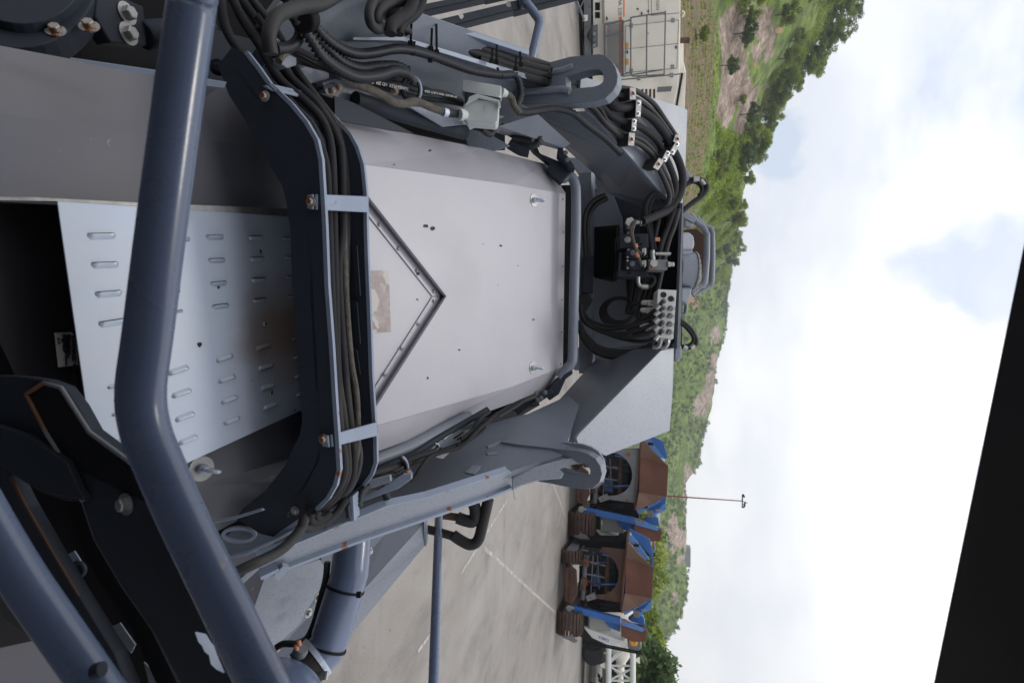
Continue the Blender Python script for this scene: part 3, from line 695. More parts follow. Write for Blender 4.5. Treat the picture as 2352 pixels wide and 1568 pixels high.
xm = nn(t, 'ShaderNodeMixRGB'); t.links.new(mr.outputs[0], xm.inputs[0]); t.links.new(src, xm.inputs[1]); xm.inputs[2].default_value = (.22, .125, .07, 1); t.links.new(xm.outputs[0], bs.inputs['Base Color'])
eyebolt(rh, (HP[0] - hn * .045, hn), 462, 1076, 0, .0145)
# --- black opening and warning label below the louvered plate
m = MB(); m.prism([W(-250, 440, 1.25), W(200, 440, 1.32), W(330, 1130, 1.42), W(200, 1300, 1.4), W(-250, 1000, 1.25)], Vector((0, -.1, -.35)))
mpart('inner_body', m, 'black')
wp = pl((125, 765, 1.08), (180, 765, 1.12), (140, 845, 1.08))
m = MB(); m.plate([(125, 764), (172, 762), (180, 838), (134, 843)], wp, .001)
wl = mpart('warning_label', m, 'sticker')
xd = on(wp, 165, 835) - on(wp, 162, 765); yd = on(wp, 180, 800) - on(wp, 150, 800)
for s, px, sz in [('WARNING! WARNING!', 163, .0105), ('Before opening', 156, .0065), ('pressurised water', 152, .0065), ('Do Öffnen des Deckels', 147, .0065), ('Druckwasser', 143, .0065)]:
    text('lettering', s, sz, on(wp, px, 767, .0012), xd, yd, M['dark'], wl)
m = MB(); m.ring([(131, 774), (147, 781), (134, 791)], [(134.5, 778), (143, 782), (136, 787)], wp, .0006, off=.0012, N=24); mpart('warning_triangle', m, 'dark', parent=wl)

# --- duct (hose trough) bridging the hood
DN = vpl((737, 450, 1.2), (768, 992, 1.254)); DF = vpl((840, 443, 1.396), (860, 966, 1.44))
near_edge = [(533, 108), (560, 122), (588, 158), (615, 197), (631, 210), (665, 243), (698, 283), (721, 323), (731, 367), (735, 433), (738, 483), (740, 522), (745, 656), (755, 789), (763, 922), (768, 992), (771, 1045), (773, 1078), (765, 1112), (748, 1142), (721, 1168), (698, 1183), (643, 1220), (628, 1232)]
near_low = [(600, 1226), (540, 1190), (560, 1165), (608, 1128), (655, 1068), (671, 1032), (688, 999), (694, 969), (691, 922), (680, 789), (671, 656), (666, 522), (658, 467), (648, 427), (621, 383), (595, 337), (563, 277), (525, 217), (500, 150)]
m = MB(); m.plate(near_edge + near_low, DN, .008)
duct = empty('hose_duct', WP[mach.name]); duct.parent = mach; duct.location = (0, 0, 0)
np_ = obj('near_side_plate', m, M['duct'], duct)
def edge_strip(pts, p, w, th, nm='plate_edge', off=.0015):
    q = MB(); A = [on(p, x, y, off) for x, y in pts]
    up = UP
    for i in range(len(A) - 1):
        d = (A[i + 1] - A[i]).normalized(); s = d.cross(p[1]).normalized() * w
        s2 = s
        q.prism([A[i] - s * .0, A[i + 1] - s * .0, A[i + 1] - s2, A[i] - s], -p[1] * th)
    return q
def strip(pts, p, wpx, th, off=.0015):      # pale strip giving a plate edge its sky light as colour, wpx wide, to the +x side of the line
    q = MB(); n = len(pts); O = []
    for i in range(n):
        a = Vector(pts[max(0, i - 1)]); b = Vector(pts[min(n - 1, i + 1)]); d = (b - a).normalized(); O.append((pts[i][0] + d.y * wpx, pts[i][1] - d.x * wpx))
    A = [on(p, *z, off) for z in pts]; B = [on(p, *z, off) for z in O]
    v = -p[1] * th
    vs = A + B + [z + v for z in A] + [z + v for z in B]; fs = []
    for i in range(n - 1):
        fs += [(i, i + 1, n + i + 1, n + i), (n + i, n + i + 1, 3 * n + i + 1, 3 * n + i), (i, 2 * n + i, 2 * n + i + 1, i + 1), (2 * n + i, 3 * n + i, 3 * n + i + 1, 2 * n + i + 1)]
    q.add(vs, fs); return q
obj('plate_edge', strip(near_edge[1:], DN, 9, .010), M['edge'], duct)
far_edge = [(600, 95), (643, 150), (668, 175), (718, 220), (745, 243), (768, 270), (805, 310), (821, 340), (833, 377), (836, 400), (840, 443), (841, 522), (843, 589), (850, 756), (853, 856), (860, 966), (863, 1006), (864, 1062), (855, 1088), (835, 1115), (805, 1135), (775, 1152), (700, 1195), (640, 1222)]
far_low = [(630, 1180), (690, 1130), (760, 1040), (766, 990), (760, 900), (752, 756), (745, 522), (740, 443), (733, 377), (700, 310), (640, 240), (560, 150)]
m = MB(); m.plate(far_edge + far_low, DF, .008); obj('far_side_plate', m, M['duct'], duct)
obj('plate_edge', strip([(x - 6, y) for x, y in far_edge], DF, 8, .010), M['edge'], duct)
fl_n = [(548, 165), (600, 235), (660, 300), (695, 350), (705, 400), (712, 522), (720, 700), (730, 880), (738, 1000), (732, 1060), (700, 1120), (640, 1170)]
fl_f = [(618, 150), (665, 205), (730, 270), (765, 320), (775, 377), (780, 522), (788, 700), (795, 880), (800, 1000), (795, 1060), (770, 1100), (710, 1150)]
m = MB()
for i in range(len(fl_n) - 1): m.prism([on(DN, *fl_n[i]), on(DN, *fl_n[i + 1]), on(DF, *fl_f[i + 1]), on(DF, *fl_f[i])], Vector((0, 0, -.006)))
obj('duct_floor', m, M['duct'], duct)
# clamp straps across the duct, bent down over the near plate, with bolts
def strap(a0, a1, b0, b1, fold, bolt_xy, bs=.012):
    q = MB(); A0, A1 = on(DN, *a0, .004), on(DN, *a1, .004); B0, B1 = on(DF, *b0, .004), on(DF, *b1, .004)
    n = (A1 - A0).cross(B0 - A0).normalized()
    if n.dot(C0 - A0) < 0: n = -n
    q.prism([A0, A1, B1, B0], n * .006)
    F0, F1 = on(DN, a0[0] - fold, a0[1] + 3, .004), on(DN, a1[0] - fold, a1[1] - 3, .004)
    q.prism([A0, A1, F1, F0], DN[1] * .006)
    s = obj('clamp_strap', q, M['edge'], duct, bev=.002)
    q = MB(); q.bolt(on(DN, *bolt_xy, .010), DN[1], bs); obj('bolt', q, M['rustbolt'], s)
strap((722, 446), (722, 482), (841, 451), (841, 488), 14, (714, 463)); strap((756, 998), (759, 1026), (861, 969), (864, 1000), 16, (743, 1008))
strap((615, 197), (631, 211), (716, 218), (727, 234), 10, (608, 221))
for x, y in [(678, 1172)]:
    q = MB(); q.bolt(on(DN, x, y, .001), DN[1], .011); obj('bolt', q, M['zinc'], duct)
def between(x, y, t): return W(x, y, 1.22 + .2 * t)
def hose(name, pts, r, m='hose_l', parent=mach, n=12, s=5, **kw):
    q = MB(); q.tube(pts, r, n, s, **kw); return obj(name, q, M[m], parent)
DUC = []
for k, (pts, r, mt) in enumerate([
    ([(505, -10), (517, 60), (545, 110), (590, 165), (651, 220), (681, 253), (715, 287), (735, 333), (748, 383), (752, 443), (755, 522), (761, 689), (771, 855), (781, 989), (790, 1050), (788, 1095), (765, 1135), (732, 1162), (705, 1180)], .0105, 'hose_l'),
    ([(530, -10), (560, 50), (600, 110), (640, 180), (698, 230), (731, 263), (751, 300), (761, 350), (765, 433), (766, 522), (770, 689), (775, 855), (788, 955), (797, 1045), (795, 1095), (770, 1140), (735, 1170)], .0105, 'hose_l'),
    ([(548, -10), (590, 50), (618, 100), (660, 170), (721, 230), (755, 277), (775, 317), (785, 367), (786, 523), (778, 600), (780, 700), (792, 855), (806, 989), (813, 1045), (808, 1095), (785, 1135), (750, 1165)], .0105, 'hose_l'),
    ([(570, -10), (610, 40), (645, 90), (680, 160), (735, 235), (768, 280), (785, 330), (795, 400), (797, 523), (793, 700), (800, 870), (818, 1000), (825, 1050), (815, 1095), (790, 1135), (745, 1170)], .010, 'hose'),
    ([(735, 260), (775, 330), (788, 420), (790, 572), (795, 689), (805, 822), (818, 905), (821, 989), (818, 1045), (800, 1100), (772, 1140)], .0085, 'braid')]):
    hose('duct_hose', [W(x, y, float(np.interp(x, [505, 700, 900], [1.23, 1.285, 1.36])) + [.0, .025, .055, .085, .07][k]) for x, y in pts], r, mt, duct)
m = MB()
for y0, y1 in [(560, 680), (690, 790), (800, 860)]:
    m.plate([(807, y0), (820, y0 + 3), (828, y1), (814, y1)], DF, .004, off=.012)
obj('cable_guide', m, M['dark'], duct, bev=.002)
for j, (pts) in enumerate([[(700, 1185), (694, 1200), (697, 1210), (712, 1213), (735, 1205), (770, 1180), (795, 1145)], [(715, 1180), (712, 1193), (722, 1200), (745, 1190)], [(728, 1174), (726, 1187), (738, 1192), (756, 1180)], [(490, 1345), (540, 1315), (588, 1292), (638, 1267), (665, 1245), (690, 1215), (700, 1190)]]):
    hose('duct_hose', Q(pts, -.12), .0095 if j < 3 else .011, 'hose_l' if j < 3 else 'hose', duct)

# --- near handrail tubes and their dark bracket, lower left
def tubeobj(name, pts, r, m, parent=mach, n=20, s=5, **kw):
    q = MB(); q.tube(pts, r, n, s); return obj(name, q, M[m], parent, **kw)
tubeobj('handrail', [W(x, y, d) for x, y, d in [(500, -560, .66), (449, -60, .60), (442, 0, .60), (407, 250, .60), (371, 522, .60), (341, 760, .60), (327, 860, .60), (324, 905, .60), (327, 950, .60), (340, 1005, .60), (365, 1065, .60), (395, 1135, .60), (440, 1232, .60), (500, 1355, .60), (560, 1480, .60), (640, 1650, .60), (860, 2150, .62)]], .0235, 'rail', n=32, label='long bent blue-grey handrail tube crossing the near view')
tubeobj('handrail', [W(x, y, .62) for x, y in [(-300, 800), (-110, 1060), (0, 1243), (60, 1340), (150, 1470), (240, 1600), (330, 1730), (620, 2150)]], .0215, 'rail', n=32, label='second handrail tube, lower left corner')
BPn = pl((60, 900, .93), (400, 1300, .80), (60, 1300, .93))
m = MB(); m.plate([(0, 862), (60, 866), (103, 873), (143, 889), (175, 930), (207, 989), (300, 1060), (350, 1090), (400, 1190), (640, 1700), (480, 1700), (350, 1450), (280, 1350), (215, 1240), (185, 1150), (110, 1135), (20, 1085), (-60, 1000), (-60, 862)], BPn, .02)
brk = mpart('rail_bracket', m, 'dark', bev=.003, label='dark bracket plate with bolt holding the handrail')
m = MB(); m.plate([(62, 907), (95, 884), (120, 882), (145, 905), (195, 985), (290, 1075), (330, 1150), (150, 1065), (105, 1000)], BPn, .004, off=.003); mpart('bracket_recess', m, 'black', parent=brk)
m = MB(); m.tube([on(BPn, x, y, .004) for x, y in [(60, 905), (100, 879), (140, 890), (205, 992), (300, 1062)]], .0035, 8, 0); m.tube([on(BPn, x, y, .004) for x, y in [(62, 907), (110, 1000), (160, 1080), (190, 1150)]], .0035, 8, 0); mpart('plate_lip', m, 'midgrey', parent=brk)
m = MB(); m.plate([(20, 1085), (60, 1110), (110, 1135), (195, 1150), (180, 1125), (150, 1060), (60, 1000), (-60, 960), (-60, 1000)], BPn, .012, off=.014); mpart('bracket_tongue', m, 'dark', parent=brk, bev=.002)
q = MB(); q.bolt(on(BPn, 290, 1157, .001), BPn[1], .017); obj('bolt', q, M['zinc'], brk)
m = MB(); m.prism([W(x, y, .70 + (x - 480) * .0009) for x, y in [(448, 1452), (471, 1457), (482, 1475), (490, 1485), (496, 1503), (514, 1545), (496, 1536), (484, 1524), (480, 1504), (470, 1496), (464, 1482), (456, 1474)]], FW * .002); mpart('hole_daylight_patch', m, 'edge', parent=brk)  # pale tilted patch standing for daylight seen through a hole in the bracket
m = MB(); m.plate([(-80, 1010), (0, 1050), (22, 1090), (60, 1165), (120, 1270), (180, 1370), (260, 1500), (340, 1700), (270, 1700), (150, 1420), (60, 1240), (-80, 1010)], BPn, .02, off=-.004); mpart('bracket_flange', m, 'dark', parent=brk, bev=.002)
m = MB(); m.plate([(24, 1093), (60, 1163), (120, 1268), (180, 1368), (176, 1370), (116, 1271), (56, 1167), (20, 1095)], BPn, .003, off=.0015); mpart('rust_streak', m, 'rust_b', parent=brk)
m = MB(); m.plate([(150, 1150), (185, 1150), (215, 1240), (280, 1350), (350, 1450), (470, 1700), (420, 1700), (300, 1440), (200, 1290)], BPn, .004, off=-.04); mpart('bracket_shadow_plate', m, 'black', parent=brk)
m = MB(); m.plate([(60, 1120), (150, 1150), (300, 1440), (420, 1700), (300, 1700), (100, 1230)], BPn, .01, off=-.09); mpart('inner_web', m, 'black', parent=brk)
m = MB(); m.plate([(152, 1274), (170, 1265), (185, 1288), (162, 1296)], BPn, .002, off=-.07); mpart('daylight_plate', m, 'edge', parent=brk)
q = MB(); cc = on(BPn, 178, 1308, -.06); q.tube([cc + (UP * math.cos(t) + RT * math.sin(t)) * .012 for t in [2 * math.pi * k / 18 for k in range(19)]], .004, 8, 0); obj('small_eye_bolt', q, M['dark'], brk)
m = MB(); m.plate([(250, 1440), (275, 1430), (310, 1480), (300, 1500)], BPn, .002, off=-.07); m.plate([(330, 1520), (350, 1540), (380, 1600), (350, 1600)], BPn, .002, off=-.07); mpart('hanging_plate', m, 'paint', parent=brk)
m = MB(); m.plate([(340, 1105), (640, 1700), (620, 1700), (325, 1100)], BPn, .004, off=.004); mpart('bracket_rib', m, 'dark', parent=brk, bev=.001)
m = MB(); m.tube([W(205, 1530, .62), W(250, 1555, .63), W(300, 1580, .64)], .006, 8, 2); m.tube([W(215, 1542, .60), W(235, 1535, .6)], .008, 8, 0); mpart('rail_weld', m, 'dark')

# --- dark body under the deck in the lower left, with pale plate pieces showing through
m = MB(); m.prism([W(-200, 1100, 1.4), W(330, 1180, 1.6), W(560, 1180, 1.75), W(640, 1230, 1.8), W(600, 1330, 1.9), W(480, 1700, 2.0), W(-200, 1700, 1.6)], Vector((0, 0, -.3)))
mpart('lower_body', m, 'hood_d')
m = MB(); m.prism([W(-100, 1060, 1.15), W(60, 1180, 1.2), W(120, 1310, 1.25), W(0, 1330, 1.25), W(-100, 1300, 1.2)], Vector((0, 0, -.02))); mpart('body_cover', m, 'hood_d')
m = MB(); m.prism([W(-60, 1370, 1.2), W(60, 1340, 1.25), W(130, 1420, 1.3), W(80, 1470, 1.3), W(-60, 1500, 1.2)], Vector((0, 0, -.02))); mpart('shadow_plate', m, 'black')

# --- upper left corner: slewing flange and big bolts
FP = pl((0, 0, 1.15), (300, 0, 1.25), (230, 120, 1.15))
m = MB(); m.prism([W(-300, -300, 1.5), W(1000, -300, 1.9), W(880, -20, 1.85), W(760, 262, 1.75), W(640, 215, 1.65), W(500, 190, 1.55), W(0, 115, 1.3), W(-300, 90, 1.2)], Vector((0, .3, -.3))); mpart('inner_body', m, 'black')
m = MB(); c = (40, -70)
pts = [(c[0] + math.cos(t) * 190, c[1] + math.sin(t) * 180) for t in [math.pi * 2 * k / 40 for k in range(40)]]
m.plate(pts, FP, .05); fl = mpart('slewing_flange', m, 'duct', bev=.003)
m = MB(); pts = [(c[0] + 10 + math.cos(t) * 150, c[1] - 8 + math.sin(t) * 132) for t in [math.pi * 2 * k / 40 for k in range(40)]]; m.plate(pts, FP, .03, off=.02); mpart('flange_hub', m, 'duct', parent=fl, bev=.002)
for x, y, s in [(10, 26, .02), (128, 72, .019), (82, 10, .02), (205, 62, .02)]:
    q = MB(); q.bolt(on(FP, x, y, .001), FP[1], s); obj('bolt', q, M['rustbolt'], fl)
BP2 = pl((290, 32, 1.3), (293, 78, 1.3), (340, 50, 1.36))
m = MB(); m.plate([(225, -30), (330, 15), (335, 60), (338, 105), (255, 98), (220, 40)], BP2, .04); bb = mpart('bolt_block', m, 'dark', bev=.004)
for x, y in [(290, 31), (293, 78)]:
    q = MB(); q.bolt(on(BP2, x, y, .001), BP2[1], .026); obj('bolt', q, M['zinc'], bb)
m = MB(); m.lathe(W(330, 82, 1.36), W(420, 75, 1.45) - W(330, 82, 1.36), [(0, .03), (.004, .034), (.2, .034)], 20); mpart('pivot_tube', m, 'duct')
PL3 = pl((165, 137, 1.0), (520, 200, 1.12), (400, 250, 1.1))
m = MB(); m.plate([(160, 134), (365, 164), (470, 182), (520, 190), (515, 202), (465, 196), (365, 175), (200, 146)], PL3, .012); mpart('ledge_strip', m, 'edge')
m = MB(); m.plate([(470, 60), (600, 95), (560, 210), (510, 212), (470, 200)], pl((470, 60, 1.45), (600, 95, 1.55), (510, 212, 1.4)), .02); pp = mpart('pivot_plate', m, 'dark', bev=.004)
q = MB(); q.bolt(W(500, 155, 1.38), -ray(500, 155), .02); obj('bolt', q, M['dark'], pp)
# --- left side arm: webs, flanges, brackets
def plateD(name, pts, off, m, th=.01, parent=mach, bev=.0, **kw):   # (x,y) points laid on the arm's rising plane
    xs = [p[0] for p in pts]; x0, x1 = min(xs), max(xs)
    a = W(x0, pts[0][1], D0(x0) + off); 
    P = pl((x0, 100, D0(x0) + off), (x1, 100, D0(x1) + off), ((x0 + x1) / 2, 200, (D0(x0) + D0(x1)) / 2 + off))
    q = MB(); q.plate(pts, P, th); o = obj(name, q, M[m], parent, bev=bev, **kw); o_pl[o.name] = P; return o
o_pl = {}
plateD('arm_web', [(690, -60), (1010, -60), (960, 30), (1216, 118), (1216, 176), (1245, 200), (1330, 245), (1250, 275), (1050, 300), (951, 290), (768, 212), (640, 150), (600, 60)], .13, 'paint', .02, label='left side arm web carrying hoses')
plateD('arm_flange', [(811, 86), (925, 84), (1216, 172), (1212, 182), (924, 94), (811, 92)], .0, 'edge', .10, bev=.001)
plateD('arm_flange', [(948, 26), (1216, 116), (1214, 126), (948, 38)], .0, 'edge', .10, bev=.001)
plateD('arm_rib', [(700, -40), (780, 0), (812, 30), (811, 38), (770, 20), (690, 0)], .06, 'edge', .05, bev=.001)
plateD('arm_rib', [(812, 24), (860, 22), (900, 26), (900, 33), (812, 35)], .06, 'paint', .05, bev=.001)
plateD('bracket_block', [(641, 143), (665, 124), (682, 133), (682, 150), (660, 157)], -.03, 'paint', .05, bev=.003)
plateD('bracket_block', [(655, 165), (700, 152), (758, 166), (756, 180), (700, 196), (688, 192)], .02, 'paint', .05, bev=.003)
plateD('cover_sheet', [(768, 220), (812, 236), (951, 307), (900, 300), (770, 275)], .0, 'dark', .006)
plateD('slotted_plate', [(940, 245), (971, 246), (1075, 285), (1018, 291)], .02, 'paint_l', .006, bev=.001)
plateD('arm_lower_web', [(740, 190), (800, 175), (1000, 225), (1160, 268), (1075, 300), (1000, 300), (820, 240), (750, 215)], .08, 'paint', .03)
tubeobj('cylinder', Q([(815, 230), (940, 268), (1068, 305)], .07), .024, 'dark', label='dark cylinder beside the hood')
for x, y in [(763, 209), (778, 202), (907, 209)]:
    q = MB(); q.bolt(PQ(x, y, -.0), -ray(x, y), .012); obj('bolt', q, M['rustbolt'], mach)
plateD('sensor_bracket', [(742, 196), (768, 188), (775, 196), (745, 206)], -.02, 'dark', .02, bev=.002)
# corrugated conduits
CORR = [
 [(655, -10), (675, 37), (698, 67), (718, 97), (738, 127), (775, 157), (821, 177), (871, 173), (905, 163), (935, 170), (953, 192)],
 [(671, -10), (698, 33), (721, 77), (755, 113), (788, 143), (828, 157), (871, 153), (911, 153), (935, 163)],
 [(690, -10), (715, 43), (738, 77), (775, 107), (815, 123), (855, 122), (905, 113), (941, 115), (988, 127), (1031, 143), (1088, 163), (1150, 172), (1182, 172), (1194, 195), (1196, 222), (1188, 245), (1200, 258), (1240, 254), (1276, 250), (1316, 260), (1349, 287), (1389, 317), (1426, 353)]]
for k, c in enumerate(CORR):
    q = MB(); q.tube(Q(c, [-.08, -.03, -.05][k]), [.0118, .0118, .0105][k], 12, 6, corr=.0115); obj('corrugated_conduit', q, M['corr'], mach)
q = MB(); q.tube(Q([(690, 58), (685, 90), (665, 108), (632, 112)], -.04), .010, 10, 5, corr=.010); obj('corrugated_conduit', q, M['corr'], mach)
q = MB(); q.tube(Q([(650, -20), (665, 20), (690, 60)], -.02), .012, 10, 5, corr=.010); obj('corrugated_conduit', q, M['corr'], mach)
q = MB(); q.lathe(PQ(702, 42, -.1), Q([(712, 36)], -.09)[0] - Q([(690, 46)], -.1)[0], [(-.02, .022), (-.02, .028), (.01, .03), (.02, .024)], 14); obj('conduit_tie', q, M['black'], mach)
for pts, r, off, mt in [
    ([(790, -20), (738, 10), (688, 17), (643, 33), (625, 57), (617, 87), (622, 125)], .0145, -.15, 'hose'),
    ([(870, -20), (855, 7), (848, 30), (852, 55), (868, 68), (880, 62)], .0125, -.12, 'hose'),
    ([(952, -20), (948, 5), (935, 30), (910, 48), (898, 60), (896, 78)], .0165, -.14, 'hose_l'),
    ([(972, -20), (966, 12), (950, 35), (928, 50), (917, 62), (916, 79)], .0145, -.11, 'hose_l'),
    ([(948, -12), (925, 3), (890, 10), (868, 30), (866, 50), (875, 64)], .0135, -.10, 'hose'),
    ([(905, -10), (911, 15), (900, 30), (898, 50)], .0125, -.05, 'hose'),
    ([(935, -15), (915, 12), (912, 40), (920, 60), (935, 70), (940, 80)], .0125, -.04, 'hose')]:
    hose('hydraulic_hose', Q(pts, off), r, mt)
PR = [[(588, 34), (631, 88), (688, 117), (728, 137), (788, 167), (855, 187), (921, 197), (961, 208), (1018, 213), (1061, 233)],
      [(590, 60), (640, 105), (700, 140), (788, 180), (870, 182), (930, 186), (975, 204), (1030, 222), (1062, 238)],
      [(600, 90), (650, 130), (720, 150), (800, 185), (890, 205), (960, 224), (1020, 232), (1062, 240)]]
for k, c in enumerate(PR): hose('hydraulic_hose', Q(c, [-.0, .03, .04][k]), .0075, 'hose_l')
def label_on(body, x0, y0, x1, y1, off, size, flip=True):
    a, b = PQ(x0, y0, off), PQ(x1, y1, off); xd = a - b if flip else b - a
    org = b if flip else a
    n = (C0 - a).normalized(); yd = n.cross(xd.normalized())
    text('hose_lettering', body, size, org, xd, yd, M['white'], mach, ext=.0003)
# lettering runs from the far end of the hose towards the near end
label_on('HANSA-FLEX  HD 206  EN 853', 868, 187, 938, 201, -.014, .0125)
label_on('HANSA-FLEX', 618, 78, 662, 104, -.014, .013)
label_on('WP 400 BAR  MSHA IC-8/19  4Q20', 965, 205, 1050, 221, -.014, .0085)
for pts, r, off in [([(690, 78), (680, 105), (655, 120), (640, 140)], .008, -.03), ([(775, 160), (790, 178), (821, 192), (871, 215), (905, 235), (930, 238), (955, 233), (998, 250), (1024, 258)], .0115, -.045)]:
    hose('braided_sleeve', Q(pts, off), r, 'braid')
hose('cable', Q([(1015, 256), (1055, 263)], -.045), .012, 'hose'); 
q = MB(); q.lathe(PQ(1022, 258, -.045), PQ(1032, 260, -.045) - PQ(1022, 258, -.045), [(-.007, .0128), (.009, .0128)], 14); obj('foil_wrap', q, M['steel'], mach)
q = MB(); a = PQ(945, 205, -.02); q.tube([a + (UP * math.cos(t) + RT * math.sin(t) * 1.25 + FW * .3 * math.sin(t)) * .026 for t in [2 * math.pi * k / 24 for k in range(25)]], .007, 8, 0); obj('hose_clamp_ring', q, M['rubber'], mach)
q = MB(); a = PQ(950, 205, -.03); q.tube([a + (UP * math.cos(t) * .8 + RT * math.sin(t) * 1.2 + FW * .3 * math.sin(t)) * .026 for t in [math.pi * (k / 12 - .5) for k in range(13)]], .005, 6, 0); obj('clamp_band', q, M['edge'], mach)
# grey connectors
def blk(name, poly, off, th, m, parent=mach, bev=.003, slant=0):
    ym = sum(p[1] for p in poly) / len(poly)
    xs = [p[0] for p in poly]; x0, x1 = min(xs), max(xs)
    P = pl((x0, ym, D0((x0 + x1) / 2) + off - slant), (x1, ym, D0((x0 + x1) / 2) + off + slant), ((x0 + x1) / 2, ym + 40, D0((x0 + x1) / 2) + off))
    q = MB(); q.plate(poly, P, th); o = obj(name, q, M[m], parent, bev=bev); o_pl[o.name] = P; return o
cb = blk('connector_box', [(1062, 182), (1074, 183), (1152, 197), (1151, 218), (1144, 227), (1070, 213), (1060, 208)], -.04, .05, 'box')
blk('connector_gap', [(1066, 209), (1150, 224), (1150, 236), (1068, 238)], -.055, .05, 'dark')
cb2 = blk('connector_hood', [(1066, 240), (1080, 226), (1146, 236), (1144, 275), (1138, 283), (1072, 277), (1062, 262)], -.08, .06, 'box')
blk('connector_lever', [(1078, 222), (1096, 215), (1148, 230), (1150, 244), (1144, 250), (1143, 234), (1098, 224), (1083, 232), (1070, 240)], -.10, .01, 'box', parent=cb2, bev=.001)
pb = o_pl[cb2.name]; m = MB(); E = lambda s: [(1114 + math.cos(t) * 5.5 * s, 249 + math.sin(t) * 7 * s) for t in [2 * math.pi * k / 24 for k in range(24)]]
m.ring(E(1), E(.86), pb, .0006, off=.0012, N=24); obj('oval_mark', m, M['alu'], cb2)
text('box_lettering', 'HARTING', .0042, on(pb, 1111, 255, .001), on(pb, 1111, 243) - on(pb, 1111, 255), on(pb, 1120, 250) - on(pb, 1108, 250), M['alu'], cb2, ext=.0003)
for p0, p1, r in [((1055, 263), (1070, 264), .017), ((1152, 212), (1163, 216), .014)]:
    q = MB(); a, b = PQ(*p0, -.06), PQ(*p1, -.06); q.lathe(a, b - a, [(0, r), ((b - a).length * .6, r), ((b - a).length * .6, r * .8), ((b - a).length, r * .8)], 12, False); obj('cable_gland', q, M['box'], cb2)
hose('braided_sleeve', Q([(1162, 215), (1175, 225), (1182, 245), (1195, 262)], -.06), .011, 'braid')
hose('cable', Q([(1130, 286), (1135, 296), (1128, 308), (1118, 306), (1108, 298)], -.0), .010, 'hose')
for xs in [(1095, 105, 1106, 96), (0, 0, 0, 0)][:1]: pass
# cable ties on the flanges
for pts in [[(945, 40), (943, 100)], [(952, 95), (948, 122)], [(992, 65), (990, 112)], [(1002, 55), (1003, 120)], [(990, 110), (988, 138)], [(1131, 110), (1129, 140)], [(1141, 102), (1140, 142)], [(1142, 155), (1150, 175)], [(1185, 128), (1184, 158)], [(1194, 118), (1196, 148)]]:
    q = MB(); a, b = Q(pts, -.05); w = (b - a).cross(FW).normalized() * .0035; q.prism([a - w, a + w, b + w, b - w], FW * .002); q.box(b, w * 2, (b - a).normalized() * .006, FW * .005); obj('cable_tie', q, M['black'], mach)
# hoses running in the arm and under the lug towards the gusset clamps
for k, (pts, r) in enumerate([
    ([(930, 62), (1000, 80), (1080, 102), (1176, 137), (1226, 154), (1280, 168), (1330, 186), (1360, 200)], .0155),
    ([(930, 76), (1000, 96), (1080, 118), (1176, 152), (1226, 168), (1276, 180), (1319, 193), (1350, 205)], .0155),
    ([(1100, 135), (1176, 165), (1230, 182), (1276, 192), (1320, 205), (1360, 215)], .0145),
    ([(1150, 122), (1200, 135), (1260, 152), (1310, 172), (1350, 192)], .014)]):
    hose('hydraulic_hose', Q(pts, .04 if k < 3 else .05), r, 'hose')
q = MB(); a, b = Q([(1268, 155), (1258, 195)], .0); w = (b - a).cross(FW).normalized() * .004; q.prism([a - w, a + w, b + w, b - w], FW * .002); q.box((a + b) / 2, w * 2, (b - a).normalized() * .008, FW * .006); obj('cable_tie', q, M['black'], mach)
# lifting lugs
LL = pl((1248, 190, 2.08), (1419, 190, 1.93), (1330, 240, 2.0))
lo = [(1180, 175), (1215, 160), (1248, 147), (1309, 130), (1376, 124), (1392, 128), (1405, 140), (1414, 155), (1419, 175), (1417, 192), (1409, 208), (1390, 226), (1363, 234), (1293, 240), (1209, 240), (1180, 225)]
li = [(1300, 176), (1323, 170), (1345, 163), (1363, 160), (1376, 160), (1384, 167), (1386, 178), (1385, 188), (1376, 195), (1363, 199), (1330, 202), (1300, 207)]
m = MB(); m.ring([(x + 4, y + 6) for x, y in lo], [(x + 1.5, y + 1) for x, y in li], LL, .004, off=-.045);  # paler backing ring, colouring the lug's upper rim as lit
lug = obj('lifting_lug', m, M['paint_l'], mach, label='left lifting lug with long slot, hoses passing beneath')
m = MB(); m.ring(lo, li, LL, .045); obj('lug_plate', m, M['paint'], lug, bev=.002)
m = MB(); m.tube([on(LL, x, y, .004) for x, y in [(1205, 212), (1250, 208), (1290, 205), (1310, 210)]], .012, 10, 4); m.tube([on(LL, x, y, .002) for x, y in [(1250, 168), (1285, 162), (1315, 152)]], .010, 10, 4); obj('weld_bead', m, M['paint_l'], lug)
RL = pl((1230, 1070, 2.02), (1389, 1070, 1.89), (1330, 1120, 1.94))
ro = [(1190, 1022), (1263, 1029), (1329, 1035), (1351, 1042), (1368, 1053), (1379, 1070), (1383, 1088), (1377, 1108), (1362, 1121), (1340, 1123), (1296, 1117), (1263, 1110), (1190, 1098)]
ri = [(1280, 1068), (1296, 1058), (1340, 1064), (1351, 1070), (1356, 1081), (1354, 1092), (1346, 1097), (1320, 1090), (1298, 1084), (1282, 1078)]
m = MB(); m.ring(ro, ri, RL, .045); lug = obj('lifting_lug', m, M['paint'], mach, bev=.002, label='right lifting lug with slot in front of the rusty crushers')
m = MB(); m.ring([(x + (7 if x > 1270 else 3), y - (16 if y < 1090 else 0)) for x, y in ro], [(x + 2, y - 2) for x, y in ri], RL, .01, off=-.046); obj('lug_lit_edge', m, M['paint_l'], lug, bev=.002)  # paler ring set behind the lug, its top edge coloured as lit
